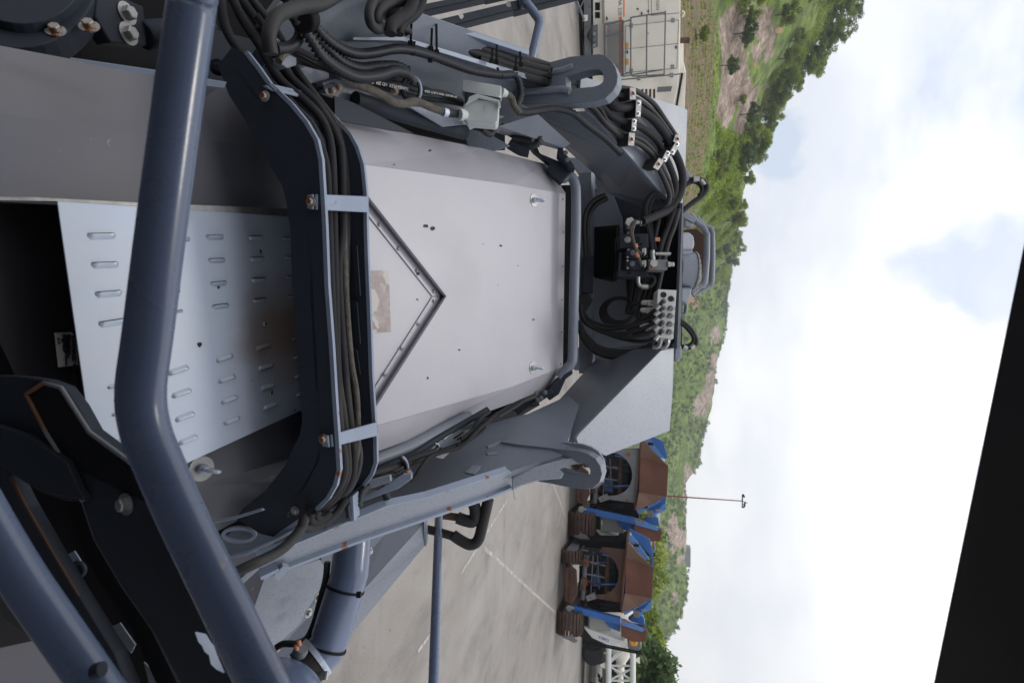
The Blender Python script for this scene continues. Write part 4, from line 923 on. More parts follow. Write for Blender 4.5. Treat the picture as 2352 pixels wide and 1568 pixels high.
m = MB(); m.tube([on(RL, x, y, .004) for x, y in [(1200, 1060), (1240, 1052), (1290, 1058), (1305, 1062)]], .011, 10, 4); m.tube([on(RL, x, y, .004) for x, y in [(1200, 1100), (1240, 1090), (1290, 1090)]], .010, 10, 4); obj('weld_bead', m, M['paint_l'], lug)

# --- right side arm
RW = pl((600, 1300, 1.45), (1250, 1040, 1.97), (1150, 990, 2.10))
m = MB(); m.plate([(540, 1322), (620, 1255), (700, 1180), (790, 1120), (862, 1072), (950, 1035), (1060, 990), (1190, 955), (1213, 950), (1305, 908), (1330, 930), (1300, 1024), (1290, 1046), (1243, 1058), (1168, 1084), (1040, 1122), (888, 1166), (701, 1244), (595, 1290), (545, 1335)], RW, .02)
arm = mpart('side_arm', m, 'paint', label='right side arm web beside the hood')
RFp = pl((605, 1300, 1.38), (1175, 1100, 1.90), (1000, 1190, 1.76))
m = MB(); m.plate([(592, 1284), (701, 1240), (888, 1162), (981, 1142), (1168, 1082), (1176, 1086), (1176, 1122), (1128, 1140), (981, 1190), (821, 1244), (668, 1302), (605, 1328), (596, 1305)], RFp, .012)
mpart('arm_flange', m, 'paint_l', parent=arm, bev=.002)
m = MB(); m.plate([(592, 1283), (701, 1239), (888, 1161), (981, 1141), (1168, 1081), (1168, 1084), (981, 1144), (888, 1165), (701, 1243), (592, 1287)], RFp, .02, off=.006); mpart('flange_edge', m, 'edge', parent=arm)
RF2 = pl((1176, 1100, 1.88), (1320, 1070, 1.93), (1240, 1060, 1.93))
m = MB(); m.plate([(1176, 1087), (1243, 1066), (1290, 1054), (1318, 1050), (1345, 1060), (1306, 1066), (1284, 1076), (1296, 1086), (1290, 1096), (1240, 1100), (1200, 1112), (1176, 1124)], RF2, .012); mpart('curved_flange', m, 'paint_l', parent=arm, bev=.003)
m = MB(); m.prism([W(840, 1045, 1.9), W(1050, 975, 2.2), W(1176, 925, 2.45), W(1232, 905, 2.55), W(1240, 930, 2.55), W(1180, 965, 2.5), W(1000, 1060, 2.3), W(840, 1120, 2.0)], Vector((0, .0, -.1))); mpart('arm_gap_dark_fill', m, 'black')  # black filler added so the gap beside the hood reads as shade
m = MB(); m.prism([W(760, 210, 1.9), W(1000, 225, 2.15), W(1160, 270, 2.4), W(1160, 345, 2.4), W(1110, 338, 2.3), W(950, 306, 2.1), W(770, 285, 1.9)], Vector((0, .0, -.1))); mpart('arm_gap_dark_fill', m, 'black')  # matching black filler added in the left gap for its shade
m = MB(); m.plate([(605, 1326), (668, 1300), (821, 1243), (981, 1189), (1128, 1139), (1176, 1119), (1176, 1124), (1128, 1145), (981, 1195), (821, 1249), (668, 1306), (607, 1333)], RFp, .03, off=.012); mpart('flange_edge', m, 'edge', parent=arm)
m = MB(); m.plate([(628, 1322), (650, 1300), (665, 1302), (640, 1335)], RFp, .01, off=.02); m.plate([(598, 1325), (640, 1305), (642, 1312), (600, 1332)], RFp, .02, off=.02); mpart('flange_step', m, 'edge', parent=arm)
for poly in [[(1068, 1084), (1082, 1068), (1104, 1069), (1090, 1089)], [(1118, 1038), (1140, 1037), (1143, 1041), (1120, 1044)], [(1117, 1023), (1150, 1010), (1156, 1014), (1122, 1028)]]:
    m = MB(); m.plate(poly, RW, .004, off=.004); mpart('weld_pad', m, 'paint_l', parent=arm, bev=.001)
m = MB(); m.plate([(1225, 995), (1245, 990), (1320, 1018), (1335, 1030), (1300, 1032), (1190, 1020), (1150, 1014), (1190, 998)], RW, .02, off=.01); mpart('arm_end_plate', m, 'paint', parent=arm)
# channels, terminal strip and harness along the arm
TS = pl((975, 1048, 1.74), (1050, 990, 1.84), (1070, 1000, 1.86))
m = MB(); m.plate([(975, 1044), (1040, 984), (1084, 988), (1018, 1054)], TS, .006); ts = mpart('cable_tie_plate', m, 'paint', bev=.001, label='small slotted plate with white cable ties')
for a, b in [((993, 1036), (1007, 1022)), ((1003, 1038), (1014, 1027)), ((1022, 1004), (1030, 996)), ((1042, 1006), (1064, 992)), ((1050, 1010), (1058, 1003))]:
    m = MB(); m.tube([on(TS, *a, .001), on(TS, *b, .001)], .0022, 6, 0); mpart('plate_slot', m, 'black', parent=ts)
m = MB(); m.tube([on(TS, x, y, .004) for x, y in [(1000, 1018), (1006, 1020), (1010, 1026)]], .0022, 6, 2); m.tube([on(TS, x, y, .004) for x, y in [(1020, 1008), (1030, 1000), (1038, 996)]], .0022, 6, 2); mpart('white_tie', m, 'white', parent=ts)
for pts, r, off, mt in [([(852, 1088), (905, 1072), (950, 1050), (1000, 1035)], .0085, -.03, 'hose_l'), ([(850, 1096), (905, 1080), (950, 1060), (1005, 1040), (1071, 1012), (1108, 975), (1176, 932), (1230, 908)], .0085, -.0, 'hose'),
                        ([(850, 1104), (900, 1090), (930, 1100), (950, 1098), (965, 1075), (985, 1050), (1010, 1040), (1060, 1024), (1100, 985), (1140, 950)], .006, -.04, 'hose_l'), ([(868, 1080), (910, 1060), (950, 1042), (1000, 1010), (1060, 975), (1120, 940)], .010, .03, 'dark'),
                        ([(1060, 1010), (1090, 985), (1130, 965), (1170, 942), (1210, 915)], .007, -.02, 'hose'), ([(1050, 1024), (1080, 1010), (1110, 985), (1118, 968), (1150, 960)], .006, -.03, 'hose_l'), ([(1085, 990), (1105, 960), (1125, 945)], .0075, -.02, 'dark')]:
    hose('wiring_harness', Q(pts, off), r, mt)
hose('hydraulic_hose', Q([(860, 1058), (930, 1030), (1010, 990), (1080, 958)], .06), .022, 'paint')
q = MB(); q.tube(Q([(921, 1050), (930, 1060), (934, 1080), (925, 1092)], -.05), .007, 8, 4); obj('hose_clamp_ring', q, M['rubber'], mach)
q = MB(); q.tube(Q([(924, 1048), (934, 1060), (937, 1080), (932, 1088)], -.06), .004, 8, 4); obj('clamp_band', q, M['edge'], mach)
q = MB(); q.bolt(PQ(937, 1086, -.07), -ray(937, 1086), .013); obj('bolt', q, M['rustbolt'], mach)
q = MB(); q.tube(Q([(823, 1163), (828, 1135), (845, 1116), (865, 1113), (880, 1122), (890, 1142)], -.08), .010, 10, 5, corr=.010); obj('corrugated_conduit', q, M['corr'], mach)
def bl2(name, poly, d, th, m, bev=.002, parent=mach, tilt=0.0):
    ym = sum(p[1] for p in poly) / len(poly); xm = sum(p[0] for p in poly) / len(poly)
    P = pl((xm - 20, ym, d - tilt), (xm + 20, ym, d + tilt), (xm, ym + 40, d)); q = MB(); q.plate(poly, P, th); o = obj(name, q, M[m], parent, bev=bev); o_pl[o.name] = P; return o
bl2('harness_bracket', [(820, 1144), (880, 1118), (925, 1090), (945, 1088), (945, 1100), (915, 1122), (830, 1152)], 1.50, .02, 'edge')
bl2('harness_bracket', [(845, 1105), (895, 1092), (898, 1106), (850, 1122)], 1.47, .02, 'paint_l')
bl2('valve_bracket', [(755, 1165), (802, 1142), (813, 1195), (790, 1200), (750, 1215), (740, 1190)], 1.42, .04, 'paint')
bl2('valve_bracket_edge', [(801, 1141), (811, 1138), (814, 1196), (804, 1199)], 1.40, .05, 'edge')
bl2('shim', [(790, 1165), (800, 1160), (803, 1190), (795, 1192)], 1.38, .02, 'dark')
bl2('hanger_plate', [(508, 1238), (540, 1213), (580, 1210), (640, 1222), (700, 1192), (600, 1262), (530, 1285), (518, 1262)], 1.36, .01, 'paint')
m = MB(); rp = pl((510, 1225, 1.32), (590, 1225, 1.34), (550, 1250, 1.33)); E = lambda a, b: [(548 + math.cos(t) * a, 1229 + math.sin(t) * b) for t in [2 * math.pi * k / 30 for k in range(30)]]
m.ring(E(41, 19), E(32, 11), rp, .012); mpart('oval_eye', m, 'edge', bev=.001)
bl2('hanger_edge', [(480, 1198), (540, 1186), (600, 1168), (606, 1172), (541, 1192), (484, 1203)], 1.22, .01, 'edge')
bl2('hanger_edge', [(520, 1276), (560, 1268), (640, 1232), (700, 1198), (705, 1203), (640, 1240), (565, 1276), (522, 1284)], 1.30, .02, 'edge')
bl2('hanger_plate', [(470, 1195), (600, 1165), (640, 1225), (560, 1270), (500, 1260)], 1.45, .02, 'black')

# --- gussets and cross member
GR = pl((1330, 1010, 2.10), (1548, 800, 2.55), (1538, 989, 2.48))
m = MB(); m.plate([(1548, 797), (1518, 805), (1330, 996), (1324, 1006), (1328, 1018), (1352, 1028), (1372, 1036), (1392, 1046), (1538, 989), (1545, 900)], GR, .014)
gr = mpart('gusset_plate', m, 'paint_l', bev=.001, label='large pale triangular gusset plate on the right')
m = MB(); m.prism([on(GR, 1516, 805, -.014), on(GR, 1324, 1007, -.014), W(1316, 1022, 2.14), W(1226, 995, 2.30), W(1358, 855, 2.68), W(1400, 800, 2.8), W(1500, 790, 2.8)], Vector((0, .02, -.02)))
mpart('gusset_web', m, 'paint')
GL = pl((1346, 230, 2.15), (1575, 250, 2.52), (1560, 460, 2.6))
m = MB(); m.plate([(1335, 175), (1346, 178), (1463, 213), (1569, 247), (1579, 253), (1574, 393), (1570, 440), (1568, 480), (1542, 470), (1450, 363), (1366, 268), (1352, 258), (1346, 245), (1330, 230)], GL, .014)
mpart('gusset_plate', m, 'paint_l', bev=.001, label='large pale triangular gusset plate on the left under clamped hoses')
m = MB(); m.prism([on(GL, 1540, 470, -.014), on(GL, 1450, 363, -.014), on(GL, 1352, 255, -.014), W(1232, 262, 2.30), W(1300, 330, 2.48), W(1373, 395, 2.66), W(1400, 440, 2.78), W(1500, 480, 2.8)], Vector((0, .02, -.02)))
mpart('gusset_web', m, 'paint')
m = MB(); m.prism([W(1145, 290, 2.0), W(1235, 262, 2.05), W(1310, 330, 2.25), W(1296, 340, 2.25), W(1150, 300, 2.1)], Vector((0, .02, -.02))); mpart('arm_end_plate', m, 'paint')
CMp = pl((1365, 400, 3.0), (1365, 860, 3.0), (1560, 600, 2.88))
m = MB(); m.plate([(1366, 395), (1570, 440), (1566, 800), (1358, 860)], CMp, .02); mpart('cross_member', m, 'dark', label='deep cross member box behind the valves')
m = MB(); a, b = W(1561, 466, 2.5), W(1549, 800, 2.5); c_, d_ = W(1566, 470, 3.0), W(1560, 795, 3.0); m.prism([a, b, d_, c_], UP * .012); mpart('cross_member_top', m, 'dark')
m = MB(); m.prism([W(1358, 395, 2.72), W(1358, 858, 2.72), W(1366, 858, 2.80), W(1366, 395, 2.80)], Vector((0, .01, -.06))); mpart('cross_member_bottom', m, 'paint')
CB = pl((1360, 400, 2.98), (1360, 860, 2.98), (1430, 600, 2.90))
m = MB(); m.plate([(1366, 400), (1390, 400), (1428, 500), (1440, 700), (1500, 760), (1470, 815), (1400, 850), (1359, 858)], CB, .01); mpart('cross_member_face', m, 'paint')
# round guard tube in front of the gap, with its black clamps
tubeobj('guard_tube', [W(x, y, 2.34) for x, y in [(1268, 385), (1290, 410), (1303, 404), (1314, 408), (1321, 425), (1323, 445), (1323, 522), (1319, 655), (1316, 789), (1315, 822), (1311, 836), (1302, 847), (1285, 868)]], .0205, 'paint', n=20, s=3, label='round grey guard tube across the end of the hood')
for poly, d in [([(1205, 320), (1232, 330), (1240, 352), (1290, 372), (1318, 390), (1300, 408), (1288, 420), (1255, 390), (1262, 375), (1225, 345)], 2.3), ([(1282, 338), (1292, 336), (1296, 350), (1306, 360), (1318, 378), (1322, 388), (1308, 386), (1280, 356)], 2.25),
                ([(1296, 857), (1315, 850), (1316, 858), (1300, 870), (1284, 905), (1262, 920), (1250, 905), (1276, 872)], 2.32), ([(1226, 908), (1268, 893), (1270, 904), (1238, 925), (1226, 922)], 2.28), ([(1178, 935), (1216, 908), (1236, 918), (1190, 955)], 2.30)]:
    bl2('rubber_clamp', poly, d, .05, 'dark', bev=.004)
for x, y in [(1299, 351), (1303, 367), (1232, 903), (1243, 914), (1236, 918), (1252, 901)]:
    q = MB(); q.bolt(W(x, y, 2.24), -ray(x, y), .010); obj('bolt', q, M['midgrey'], mach)
for pts, r, mt in [([(1186, 300), (1210, 303), (1232, 310), (1238, 325), (1222, 336), (1190, 335)], .013, 'corr'), ([(1176, 318), (1200, 322), (1218, 330)], .018, 'hose'), ([(1170, 330), (1195, 345), (1215, 350)], .02, 'dark'), ([(1150, 290), (1180, 310), (1200, 318)], .014, 'hose')]:
    q = MB(); q.tube([W(x, y, 2.15) for x, y in pts], r, 12, 5, corr=.008 if mt == 'corr' else 0); obj('cable', q, M[mt], mach)
bl2('bracket_plate', [(1066, 293), (1120, 305), (1172, 335), (1140, 345), (1075, 335), (1070, 318)], 2.0, .006, 'paint')
for poly in [[(1304, 362), (1340, 362), (1372, 392), (1366, 425), (1330, 400)], [(1318, 405), (1345, 405), (1368, 420), (1372, 435), (1330, 420)]]: bl2('front_bracket', poly, 2.95, .02, 'paint')
bl2('front_bracket', [(1300, 796), (1332, 798), (1345, 812), (1357, 820), (1357, 853), (1320, 850), (1296, 815)], 2.95, .02, 'paint')
bl2('front_bracket', [(1342, 586), (1364, 588), (1362, 674), (1340, 672)], 2.7, .05, 'dark'); bl2('dark_sleeve', [(1330, 680), (1352, 672), (1362, 690), (1348, 712), (1335, 730), (1330, 705)], 2.7, .05, 'rubber')
m = MB(); m.prism([W(1298, 425, 2.5), W(1322, 425, 2.6), W(1318, 845, 2.6), W(1292, 850, 2.5)], Vector((0, .01, -.1))); mpart('belt_underside', m, 'black')
for pts in [[(1395, 455), (1370, 470), (1356, 490), (1350, 520), (1352, 590)], [(1390, 448), (1362, 462), (1345, 490), (1342, 530), (1345, 590)]]: hose('cable', [W(x, y, 2.6) for x, y in pts], .011, 'hose')
# clamped hoses over the left gusset
GH = [([(1421, 202), (1446, 205), (1469, 213), (1503, 240), (1529, 277), (1553, 313)], .0105), ([(1409, 218), (1439, 221), (1470, 232), (1500, 256), (1525, 287), (1547, 320)], .0105),
      ([(1360, 215), (1389, 230), (1416, 247), (1449, 247), (1476, 257), (1503, 277), (1529, 310), (1541, 335), (1559, 370), (1568, 407), (1563, 443), (1543, 477), (1503, 497), (1476, 508)], .0175),
      ([(1350, 225), (1383, 247), (1409, 270), (1449, 285), (1476, 295), (1509, 323), (1524, 352), (1539, 383), (1552, 425), (1543, 463), (1519, 487)], .014),
      ([(1340, 235), (1363, 250), (1389, 282), (1423, 311), (1443, 320), (1469, 331), (1496, 353), (1511, 383), (1529, 420), (1538, 450), (1530, 480)], .0115),
      ([(1350, 240), (1376, 247), (1396, 283), (1420, 300), (1445, 310), (1475, 322), (1502, 348), (1520, 383), (1540, 425), (1545, 470)], .010)]
for k, (pts, r) in enumerate(GH): hose('clamped_hose', [on(GL, x, y, .035 + (.01 if k == 2 else 0)) if x > 1400 else W(x, y, D0(x) - .01) for x, y in pts], r, 'hose_l' if k in (2, 3) else 'hose')
def clamp(cx, cy, lx, ly, ang, rust, single=False):
    a = R(ang); u = Vector((math.cos(a), math.sin(a))); w = Vector((-u.y, u.x)); c = Vector((cx, cy))
    f = lambda sx, sy: [tuple(c + u * (i * sx) + w * (j * sy)) for i, j in ((-1, -1), (1, -1), (1, 1), (-1, 1))]
    q = MB(); q.plate(f(lx * 1.02, ly * .97), GL, .06, off=.070); o = obj('hose_clamp', q, M['rubber'], mach, bev=.003)
    q = MB(); q.plate(f(lx, ly), GL, .004, off=.075); obj('clamp_plate', q, M['clamp'], o, bev=.0015)
    for s in ((0,) if single else (-.6, .6)):
        pt = c + w * (ly * s); q = MB(); q.bolt(on(GL, pt.x, pt.y, .075), GL[1], .013 if single else .0095); obj('bolt', q, M['rustbolt' if rust else 'zinc'], o)
clamp(1454, 215, 7, 14, 0, True, True); clamp(1467, 249, 6, 20, 3, False); clamp(1457, 287, 5.5, 14, 4, False); clamp(1451, 320, 7, 15, 5, True, True)
clamp(1556, 319, 7, 9, 18, True, True); clamp(1551, 340, 6, 17, 30, False); clamp(1531, 359, 6, 13, 28, False); clamp(1513, 377, 7, 13, 32, True, True)
# --- valves in the cross member
vb = MB()
m = MB(); m.prism([W(1366, 521, 2.75), W(1422, 516, 2.55), W(1424, 522, 2.55), W(1366, 527, 2.75)], UP * .0 + RT * .006); m.prism([W(1365, 635, 2.75), W(1407, 645, 2.52), W(1418, 641, 2.52), W(1366, 628, 2.75)], RT * .006)
m.prism([W(1418, 518, 2.52), W(1425, 523, 2.52), W(1419, 640, 2.52), W(1412, 643, 2.52)], FW * .02)
m.prism([W(1366, 521, 2.76), W(1422, 518, 2.70), W(1416, 642, 2.70), W(1364, 634, 2.76)], FW * .01)
vbk = mpart('valve_bracket', m, 'black', bev=.001)
def vblock(poly, d, th, mt, nm='valve_block'): return bl2(nm, poly, d, th, mt, bev=.003)
vo = [vblock([(1423, 537), (1489, 536), (1490, 570), (1423, 570)], 2.46, .12, 'dark'), vblock([(1439, 571), (1488, 571), (1488, 594), (1439, 594)], 2.44, .12, 'dark'),
      vblock([(1438, 596), (1487, 596), (1487, 619), (1438, 619)], 2.44, .12, 'dark'), vblock([(1420, 620), (1489, 620), (1489, 636), (1420, 635)], 2.46, .12, 'dark'), vblock([(1490, 596), (1534, 596), (1533, 620), (1490, 620)], 2.40, .09, 'midgrey')]
def disc(x, y, d, r, h, mt, par=mach, nm='port_plug', n=16, inner=None):
    q = MB(); ax = -FW; q.lathe(W(x, y, d), ax, [(0, r), (h, r), (h, r * .9)], n, False)
    if inner: q.lathe(W(x, y, d) - FW * h, ax, [(0, r * .45), (h * .3, r * .45)], 6, False)
    return obj(nm, q, M[mt], par)
for x, y, r, mt in [(1461, 551, .016, 'black'), (1472, 561, .007, 'black'), (1441, 551, .013, 'zinc'), (1480, 578, .017, 'black'), (1480, 605, .017, 'black'), (1453, 581, .011, 'midgrey'), (1452, 606, .011, 'midgrey'), (1445, 626, .009, 'black'), (1443, 574, .004, 'zinc'), (1441, 591, .004, 'zinc'), (1441, 599, .004, 'zinc'), (1441, 616, .004, 'zinc'), (1484, 574, .004, 'black'), (1484, 616, .004, 'black'), (1512, 607, .004, 'black'), (1526, 605, .004, 'black')]:
    disc(x, y, 2.43, r, .008, mt, inner=True)
m = MB(); m.lathe(W(1499, 606, 2.36), -FW, [(0, .017), (.025, .017), (.025, .012)], 6, False); mpart('elbow_fitting', m, 'zinc')
m = MB(); m.lathe(W(1533, 607, 2.40), W(1548, 607, 2.40) - W(1533, 607, 2.40), [(0, .012), (.012, .012), (.012, .009), (.022, .009), (.022, .011), (.028, .008)], 10, False); mpart('relief_cartridge', m, 'zinc')
HX = [([(1446, 512), (1460, 511), (1470, 510)], .009, 'zinc', 'steel_pipe'), ([(1500, 600), (1499, 590), (1498, 575)], .0105, 'zinc', 'hose_ferrule'), ([(1498, 580), (1492, 540), (1484, 505), (1484, 470), (1496, 449), (1508, 447), (1528, 458)], .0125, 'hose_l', 'valve_hose'), ([(1506, 575), (1498, 540), (1492, 500), (1492, 475), (1502, 455), (1516, 456)], .0085, 'hose_l', 'valve_hose'),
      ([(1505, 583), (1520, 583), (1536, 583), (1540, 584)], .0075, 'zinc', 'steel_pipe'), ([(1466, 636), (1466, 648), (1470, 656), (1478, 658)], .008, 'zinc', 'steel_pipe'), ([(1474, 658), (1488, 659)], .0115, 'zinc', 'hose_ferrule'), ([(1486, 659), (1497, 655), (1503, 644), (1498, 634), (1485, 632)], .0105, 'hose', 'valve_hose'),
      ([(1470, 510), (1480, 509)], .017, 'zinc', 'hose_ferrule'), ([(1520, 478), (1512, 510), (1505, 545)], .010, 'hose', 'valve_hose'), ([(1550, 480), (1535, 520), (1520, 560), (1512, 600)], .0125, 'hose', 'valve_hose'), ([(1558, 480), (1548, 520), (1535, 555), (1520, 620), (1505, 690)], .0125, 'hose', 'valve_hose'),
      ([(1455, 510), (1449, 530), (1455, 555), (1463, 575), (1475, 585)], .007, 'braid', 'valve_wire'), ([(1460, 505), (1452, 535), (1460, 570), (1466, 590), (1474, 612)], .007, 'braid', 'valve_wire'),
      ([(1459, 561), (1462, 569)], .0085, 'copper', 'wire_sleeve'), ([(1461, 580), (1466, 591)], .0085, 'copper', 'wire_sleeve')]
for pts, r, mt, nm in HX: hose(nm, [W(x, y, 2.38 if 'wire' in nm else 2.42 if nm != 'valve_hose' else 2.5) for x, y in pts], r, mt)
disc(1446, 512, 2.41, .021, .02, 'zinc', nm='hex_fitting', n=6); bl2('orange_flag', [(1505, 545), (1516, 545), (1516, 554), (1505, 553)], 2.42, .01, 'copper', bev=.001)
for y in (527, 540): blk_ = bl2('hex_fitting', [(1440, y - 8), (1450, y - 9), (1452, y - 2), (1440, y - 1)], 2.48, .03, 'midgrey')
for x0, y0 in [(1475, 572), (1475, 600)]:
    q = MB()
    for j in range(4): q.tube([W(x0, y0 + 2 * j, 2.37), W(x0 + 8, y0 + 3 * j - 1, 2.36), W(x0 + 5, y0 + 2 * j + 8, 2.37)], .0022, 6, 3)
    obj('valve_wire', q, M['white'], mach)
for k in range(6):      # dark hoses deep in the cross member
    hose('valve_hose', [W(x, y + k * 3, 2.68) for x, y in [(1480 + k * 10, 480), (1470 + k * 12, 560), (1455 + k * 11, 640), (1440 + k * 8, 720)]], .011, 'hose')
# white manifold with gauge ports
MFp = pl((1511, 664, 2.36), (1554, 666, 2.36), (1505, 773, 2.33))
m = MB(); m.plate([(1511, 664), (1554, 666), (1547, 778), (1505, 773)], MFp, .07); mf = mpart('manifold_block', m, 'alu', bev=.002, label='pale aluminium manifold block with two rows of gauge ports')
def port(x, y, r, cap):
    q = MB(); q.lathe(on(MFp, x, y, .0), MFp[1], [(0, r), (.004, r), (.004, r * .6), (.014, r * .6), (.016, r * .45)] if cap else [(0, r), (.003, r), (.003, r * .35), (.0005, r * .3)], 14, False); obj('gauge_port', q, M['midgrey' if cap else 'dark'], mf)
for x, y in [(1524, 677), (1541, 686)]: port(x, y, .0125, False)
rows = [(1524, 692), (1523, 707), (1522, 723), (1521, 741), (1520, 760)]; r2_ = [(1540, 708), (1539, 725), (1538, 744), (1537, 762)]
for x, y in rows: port(x, y, .011, True)
for x, y in r2_: port(x, y, .012, True)
for (x, y), s in zip([(1549, 688), (1551, 708), (1550, 725), (1549, 745), (1548, 763)], ['M5', 'M1', 'M2', 'M3', 'M4']):
    text('port_number', s, .011, on(MFp, x - 3, y - 3, .0006), on(MFp, x, y + 6) - on(MFp, x, y - 6), on(MFp, x + 5, y) - on(MFp, x - 5, y), M['midgrey'], mf, ext=.0003)
q = MB(); q.lathe(on(MFp, 1523, 751, 0), MFp[1], [(0, .003), (.002, .003)], 10); obj('red_dot', q, M['redpole'], mf)
for (x, y) in r2_:
    q = MB(); q.tube([on(MFp, x, y, .014), on(MFp, x - 4, y + 5, .016), on(MFp, x - 9, y + 1, .01)], .0018, 6, 3); obj('cap_chain', q, M['rustbolt'], mf)
MH = [[(1524, 692), (1514, 703), (1492, 722), (1459, 742), (1418, 749), (1376, 744), (1350, 730), (1338, 712)], [(1523, 707), (1513, 716), (1490, 734), (1450, 748), (1410, 756), (1370, 750), (1344, 735), (1333, 715)], [(1522, 723), (1512, 732), (1490, 748), (1452, 762), (1410, 766), (1370, 756), (1345, 742), (1334, 722)],
      [(1521, 741), (1512, 750), (1490, 764), (1450, 774), (1405, 768), (1368, 756), (1342, 735), (1333, 705)], [(1520, 760), (1513, 769), (1498, 779), (1478, 784), (1445, 781), (1404, 770), (1363, 750), (1340, 728), (1334, 700)]]
for k, c in enumerate(MH):
    dd = [2.29, 2.29, 2.33, 2.38, 2.45, 2.50, 2.54, 2.58]; P = [W(x, y, dd[min(i, 7)]) for i, (x, y) in enumerate(c)]
    h = hose('gauge_hose', P, .0085, 'hose'); q = MB(); d = (P[1] - P[0]).normalized(); q.tube([P[0] + d * .008, P[0] + d * .045], .010, 10, 0); obj('hose_ferrule', q, M['zinc'], h)
for (x0, x1, y0, y1) in [(1473, 1504, 689, 701), (1471, 1502, 706, 718), (1470, 1501, 742, 755), (1484, 1500, 757, 762)]:
    ym = (y0 + y1) / 2; o = bl2('plug_connector', [(x0 + 16, y0), (x1, y0), (x1, y1), (x0 + 16, y1)], 2.42, .035, 'ivory'); 
    q = MB(); a, b = W(x0, ym, 2.44), W(x0 + 17, ym, 2.44); q.lathe(a, b - a, [(0, .007), ((b - a).length * .3, .011), ((b - a).length, .011)], 12, False); obj('plug_gland', q, M['box'], o)
    q = MB(); q.lathe(W(x1 - 7, ym, 2.41), -FW, [(0, .005), (.0015, .005)], 10); obj('plug_screw', q, M['zinc'], o)
    hose('plug_cable', [W(x0, ym, 2.45), W(x0 - 15, ym + 4, 2.5), W(x0 - 30, ym + 8, 2.55)], .006, 'hose', o)
q = MB()
for k in range(7):
    a0 = 26 + k * 2; q.tube([W(1424 + math.cos(t) * (a0 + 6) * (.95 + .02 * k), 712 + math.sin(t) * a0 * .95 + k, 2.66 + .004 * k) for t in [2 * math.pi * j / 24 + .4 * k for j in range(20)]], .0035, 6, 2)
for k in range(5): q.tube([W(1448 + k * 2, 720 + k, 2.62), W(1462 + k, 690, 2.6), W(1470 + k * 2, 660, 2.6), W(1480 + k * 2, 640, 2.6)], .004, 6, 3)
obj('cable_coil', q, M['hose'], mach)
for k in range(4): hose('loop_hose', [W(x, y, 2.66) for x, y in [(1330, 735 + k * 5), (1342, 765 + k * 6), (1375, 797 + k * 5), (1430, 808 + k * 4), (1480, 800 + k * 2), (1505, 775)]], .0115, 'hose')
for y in (779, 779):
    pass
for k, x in enumerate((1516, 1533)):
    q = MB(); q.lathe(W(x, 775, 2.36), RT, [(0, .012), (.022, .012), (.022, .008)], 6, False); obj('hex_fitting', q, M['zinc'], mach); hose('steel_pipe', [W(x, 780, 2.36), W(x, 790, 2.36), W(x - 6, 797, 2.37), W(x - 16, 797, 2.38)], .0085, 'zinc')
# --- gear motor, guard rails and hoses beyond the cross member
m = MB()
GP = pl((1560, 560, 2.95), (1560, 680, 2.95), (1600, 600, 3.0))
m.plate([(1562, 532), (1585, 533), (1595, 541), (1597, 560), (1594, 574), (1560, 574)], GP, .12); gm = mpart('gear_motor', m, 'paint_l', bev=.012, label='grey gear motor standing above the cross member')
m = MB(); m.plate([(1558, 573), (1592, 573), (1592, 586), (1558, 586)], GP, .1, off=-.01); mpart('motor_neck', m, 'paint', parent=gm, bev=.006)
m = MB(); a, b = W(1557, 621, 3.05), W(1594, 623, 3.05); m.lathe(a, b - a, [(0, .098), ((b - a).length * .93, .098), ((b - a).length * .93, .105), ((b - a).length, .105)], 36, False); mpart('motor_drum', m, 'paint_l', parent=gm)
m = MB(); a, b = W(1593, 623, 3.05), W(1597, 623, 3.05); m.lathe(a, b - a, [(0, .103), ((b - a).length, .103)], 36, False); mpart('motor_rim', m, 'rustbolt', parent=gm)
m = MB(); m.plate([(1557, 660), (1592, 658), (1588, 682), (1578, 697), (1558, 699)], GP, .12, off=-.01); mpart('motor_box', m, 'paint', parent=gm, bev=.012)
tubeobj('grab_handle', [W(x, y, 2.95) for x, y in [(1565, 696), (1575, 698), (1575, 715), (1570, 722), (1556, 723)]], .009, 'paint')
tubeobj('guard_rail', [W(x, y, 3.2) for x, y in [(1600, 498), (1606, 509), (1626, 523), (1636, 536), (1635, 645), (1625, 657), (1592, 678)]], .015, 'paint', n=14, s=2)
tubeobj('guard_rail', [W(x, y, 3.15) for x, y in [(1585, 492), (1602, 513), (1624, 538), (1619, 644), (1608, 656), (1588, 674)]], .017, 'paint', n=14, s=2)
m = MB(); m.prism([W(1572, 528, 3.3), W(1600, 526, 3.3), W(1617, 540, 3.3), W(1618, 615, 3.3), (W(1607, 642, 3.3)), W(1575, 645, 3.3)], FW * .03); mpart('guard_panel', m, 'rust_b', label='brown rusty panel inside the guard rails')
for poly in [[(1568, 488), (1578, 486), (1590, 495), (1600, 505), (1592, 512), (1572, 500)], [(1575, 505), (1592, 515), (1588, 522), (1574, 518)]]: bl2('rail_foot', poly, 3.05, .05, 'paint_l')
for pts, r in [([(1565, 487), (1588, 468), (1613, 449), (1624, 432), (1617, 418), (1602, 410), (1585, 414)], .013), ([(1568, 430), (1590, 417), (1608, 424), (1613, 438), (1606, 450)], .011), ([(1552, 728), (1582, 750), (1596, 770), (1600, 786), (1591, 797), (1574, 800)], .010), ([(1552, 736), (1575, 750), (1593, 775), (1585, 792), (1555, 797)], .010)]:
    hose('outer_hose', [W(x, y, 2.8) for x, y in pts], r, 'hose')
for a, b, r in [((1592, 412), (1606, 411), .014), ((1609, 414), (1618, 425), .012), ((1569, 797), (1578, 801), .014), ((1586, 799), (1594, 792), .012)]:
    q = MB(); q.tube([W(*a, 2.78), W(*b, 2.78)], r, 10, 0); obj('hose_ferrule', q, M['zinc'], mach)
